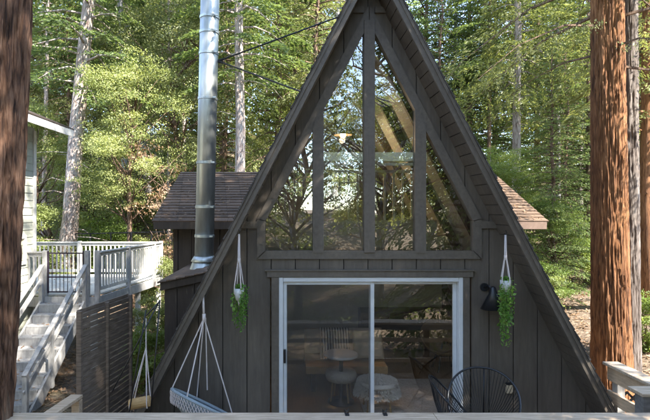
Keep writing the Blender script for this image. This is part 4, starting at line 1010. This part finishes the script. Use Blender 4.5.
# crowns that fill the forest
tree('openA', 92, 28, 'light green leafy tree above the middle of the white deck', 1.05)
tree('broadB', 36, 18.5, 'light green leafy tree beside the cream house corner', 1.0)
tree('openA', 188, 20, 'olive leafed tree directly behind the stove pipe', 1.1)
tree('cedarA', 278, 20.5, 'yellow green cedar right of the pinkish trunk', 1.0, leafm='leaf_broad')
tree('cedarA', 225, 24, 'feathery yellow green cedar behind the left dormer roof', 1.1)
tree('cedarA', 70, 25, 'feathery cedar behind the pale leaning trunk', 1.1)
tree('cedarA', 318, 19, 'light feathery cedar against the upper left roof slope', 1.0, leafm='leaf_oak')
tree('cedarA', 295, 28, 'tall feathery cedar framed by the two stove pipe braces', 1.2)
tree('firA', 45, 33, 'dark fir seen above the cream house roof', 1.3)
tree('oakA', 150, 32, 'olive tree high on the slope right of the grey trunk', 1.3)
tree('firA', 200, 36, 'dark fir high on the slope behind the stove pipe', 1.3)
tree('cedarA', 110, 38, 'feathery cedar high on the slope between two grey trunks', 1.4)
tree('firB', 440, 25, 'blue green fir against the upper right roof slope', 1.0)
tree('firA', 470, 30, 'fir just left of the middle grey trunk', 1.2)
tree('broadA', 500, 17.0, 'light green leafy tree just above the right dormer roof', .62, leafm='leaf_shrub')
tree('firA', 538, 30, 'fir with hanging boughs right of the middle grey trunk', 1.1)
tree('firB', 566, 18.5, 'dense green fir beside the big orange cedar', .62)
tree('firA', 640, 19, 'green fir behind the two right hand trunks', 1.0)
tree('cedarA', 560, 34, 'tall pale cedar deep in the woods on the right', 1.3)
tree('cedarA', 618, 28, 'pale cedar deep in the woods behind the big trunk', 1.3)
tree('firA', 495, 37, 'distant fir behind the middle grey trunk', 1.3)
tree('firB', 425, 31, 'distant fir touching the right side of the cabin peak', 1.5)
tree('broadB', 596, 22, 'leafy young tree above the sunny slope by the big cedar', .62)
tree('broadB', 551, 15.2, 'leafy young tree under the right dormer eave', .5, leafm='leaf_shrub')
for i, (px, Y, b_, lb) in enumerate(((97, 34, 'bark_pale', 'slender pale trunk deep between the leaning trunk and the grey one'), (146, 33, 'bark_grey', 'slender grey trunk deep in the woods, midway from the grey pair to the stove pipe'),
    (185, 30, 'bark_pale', 'slender pale trunk close to the left edge of the stove pipe'), (222, 31, 'bark_brown', 'slender brown trunk between the stove pipe and the pinkish trunk'), (264, 29, 'bark_pale', 'slender pale trunk right of the pinkish trunk above the dormer'),
    (306, 33, 'bark_grey', 'slender grey trunk between the two brace rods'), (452, 30, 'bark_grey', 'slender grey trunk right of the cabin peak'), (488, 27, 'bark_brown', 'slender brown trunk left of the middle grey trunk'),
    (537, 33, 'bark_grey', 'slender grey trunk between the middle grey trunk and the thinner one'), (581, 26, 'bark_pale', 'slender pale trunk close to the left of the big cedar'), (44, 24, 'bark_pale', 'slender pale trunk between the cream house and the leaning trunk'))):
    tree('tallA', px, Y, lb, 1.0, .38, random.uniform(-1.5, 1.5), bark=b_)
tree('dry', 164, 17, 'rust coloured dry sapling left of the dormer roof', 1.9)
for px, Y, k, s, lb in ((52, 17, 'shrubB', 1, 'green shrub at the foot of the pale leaning trunk'), (88, 18.5, 'shrubA', 1.3, 'low green shrub behind the deck left of the dark railing'),
    (112, 19.5, 'shrubA', 1.5, 'low green shrub behind the middle of the dark fence'), (148, 18.3, 'shrubB', .9, 'green shrub at the right end of the dark fence'),
    (100, 23, 'shrubB', 1.5, 'shrub on the slope above the fence, nearest the grey trunk'), (135, 26, 'shrubB', 1.7, 'broad shrub halfway up the slope left of the dormer'),
    (80, 27, 'shrubA', 2.2, 'broad low shrub high on the slope beside the pale trunk'), (168, 15.5, 'shrubB', .9, 'shrub beside the dormer wall left corner'),
    (145, 10.2, 'shrubA', .75, 'bright shrub below the raised deck corner'), (150, 12.6, 'shrubB', .6, 'small shrub behind the deck support post'),
    (563, 20, 'shrubB', .8, 'green shrub on the sunny slope right of the roof edge'), (598, 17, 'shrubA', 1.0, 'low shrub at the foot of the layered fir'),
    (536, 14.5, 'shrubB', .75, 'shrub close behind the right roof edge'), (642, 11.5, 'shrubA', .8, 'low shrub right of the twin trunks')):
    tree(k, px, Y, lb, s)
# trees that stand beside and behind the camera: they shade the front and show in the glass
for X, Y, k, s, lb in ((4.6, .6, 'cedarA', 1.25, 'large feathery cedar beside the viewer on the right'), (5.1, 3.7, 'tallA', .95, 'tall conifer close to the right end of the front rail, outside the view'), (0.3, -3.5, 'bareA', 1.0, 'sparse dark limbed tree right behind the viewer'),
    (3.6, -5.5, 'bareA', 1.1, 'sparse dark limbed tree behind the viewer on the right'), (-3.4, -8.5, 'broadB', 1.0, 'leafy tree behind the viewer on the left'), (4.5, -14, 'broadB', 1.2, 'leafy tree farther behind the viewer'), (7.6, 2.2, 'tallA', .95, 'tall conifer beside the deck on the right, outside the view'), (8.8, -2.6, 'firA', 1.25, 'large fir beside the deck on the right, outside the view'),
    (5.2, -1.5, 'tallA', .9, 'tall conifer behind the viewer, nearest on the right'), (6.8, -1.6, 'oakA', 1.05, 'broad olive tree beside the deck on the right, outside the view'),
    (-4.5, -7, 'tallB', .9, 'tall conifer behind the viewer on the left'), (-3.5, -13, 'openA', .8, 'olive tree behind the viewer in the middle'), (6.5, -9, 'broadA', 1.0, 'leafy tree behind the viewer on the right'),
    (-9, -12, 'firA', 1.0, 'fir behind the viewer far on the left'), (12, -13, 'firB', 1.2, 'fir behind the viewer far on the right'), (-1.5, -16, 'firB', 1.1, 'fir farther behind the viewer')):
    tree(k, 0, Y, lb, s, X=X)

def forest(name, spots, keys, label):
    rg = np.random.default_rng(77); parts = []
    for (x, y, s) in spots:
        V = PROTO[keys[rg.integers(len(keys))]][2].reshape(-1, 4, 3); V = V[rg.permutation(len(V))[:int(len(V)*.30)]]
        c = V.mean(1, keepdims=True); V = c+(V-c)*2.0; a = rg.uniform(0, 6.28); ca, sa = math.cos(a), math.sin(a)
        W_ = V.copy(); W_[..., 0] = V[..., 0]*ca-V[..., 1]*sa; W_[..., 1] = V[..., 0]*sa+V[..., 1]*ca
        parts.append((W_*s+np.array([x, y, gh(x, y)-.3])).reshape(-1, 3))
    o = link(name, quad_mesh(name, np.concatenate(parts), M['leaf_fir'])); tag(o, label, 'forest', kind='stuff')
sp = []
rnd = random.Random(3)
for ring, (Y, n, s) in enumerate(((36, 14, 1.0), (44, 14, 1.4), (56, 14, 1.7), (72, 14, 2.0))):
    for k in range(n):
        x = (-0.75+1.65*(k+.5)/n)*Y+rnd.uniform(-1.5, 1.5)
        sp.append((x, Y+rnd.uniform(-4, 4), s*rnd.uniform(.85, 1.2)*(.8 if x > .12*Y else .95)))
forest('far_forest', sp, ['firA', 'firB', 'cedarA', 'tallB'], 'dense mass of distant conifers filling the hillside behind everything')
sp = []
for k in range(18):
    a = R(190+k*9.5); sp.append((2+30*math.cos(a)*rnd.uniform(.8, 1.2), 5+32*math.sin(a)*rnd.uniform(.85, 1.2), rnd.uniform(.9, 1.3)))
for k in range(26):
    a = R(185+k*6.8); sp.append((2+52*math.cos(a)*rnd.uniform(.9, 1.15), 5+50*math.sin(a)*rnd.uniform(.9, 1.1), rnd.uniform(.9, 1.2)))
forest('rear_forest', sp, ['firA', 'cedarA'], 'wood on the far side of the clearing, seen mirrored in the windows')

# ground cover: leaf litter and low growth
rg = np.random.default_rng(9)
def cover(name, n, xr, yr, ls, m, label, up=.5, clump=0):
    x = rg.uniform(*xr, n); y = rg.uniform(yr[0]**.5, yr[1]**.5, n)**2
    if clump:
        cx = rg.uniform(*xr, clump); cy = rg.uniform(yr[0]**.5, yr[1]**.5, clump)**2; i = rg.integers(0, clump, n); x = cx[i]+rg.normal(0, .35, n); y = cy[i]+rg.normal(0, .35, n)
    if name[0] == 'r': y = -y; cy = -cy if clump else 0
    z = np.array([gh(a, b_) for a, b_ in zip(x, y)])+.02
    if clump: z += rg.uniform(0, .55, n)*np.exp(-((x-cx[i])**2+(y-cy[i])**2)*2.5)
    C = np.stack([x, y, z], 1); D = rg.normal(size=(n, 3))*np.array([1, 1, .3]); N = np.array([0, 0, 1.])+rg.normal(0, up, (n, 3))
    o = link(name, quad_mesh(name, leaves(C, D, N, ls*rg.uniform(.5, 1.5, n), ls*.5*rg.uniform(.5, 1.3, n)), M[m])); tag(o, label, 'ground cover', kind='stuff')
cover('undergrowth', 60000, (-22, 22), (16, 45), .13, 'leaf_shrub', 'low green undergrowth scattered over the wooded slope', .8, 420)
cover('leaf_litter', 45000, (-14, 18), (7, 26), .10, 'leaf_dry', 'brown dead leaves lying over the forest floor', .4)
cover('rear_undergrowth', 14000, (-12, 14), (2, 22), .13, 'leaf_shrub', 'low green growth on the clearing seen mirrored in the glass door', .8, 90)
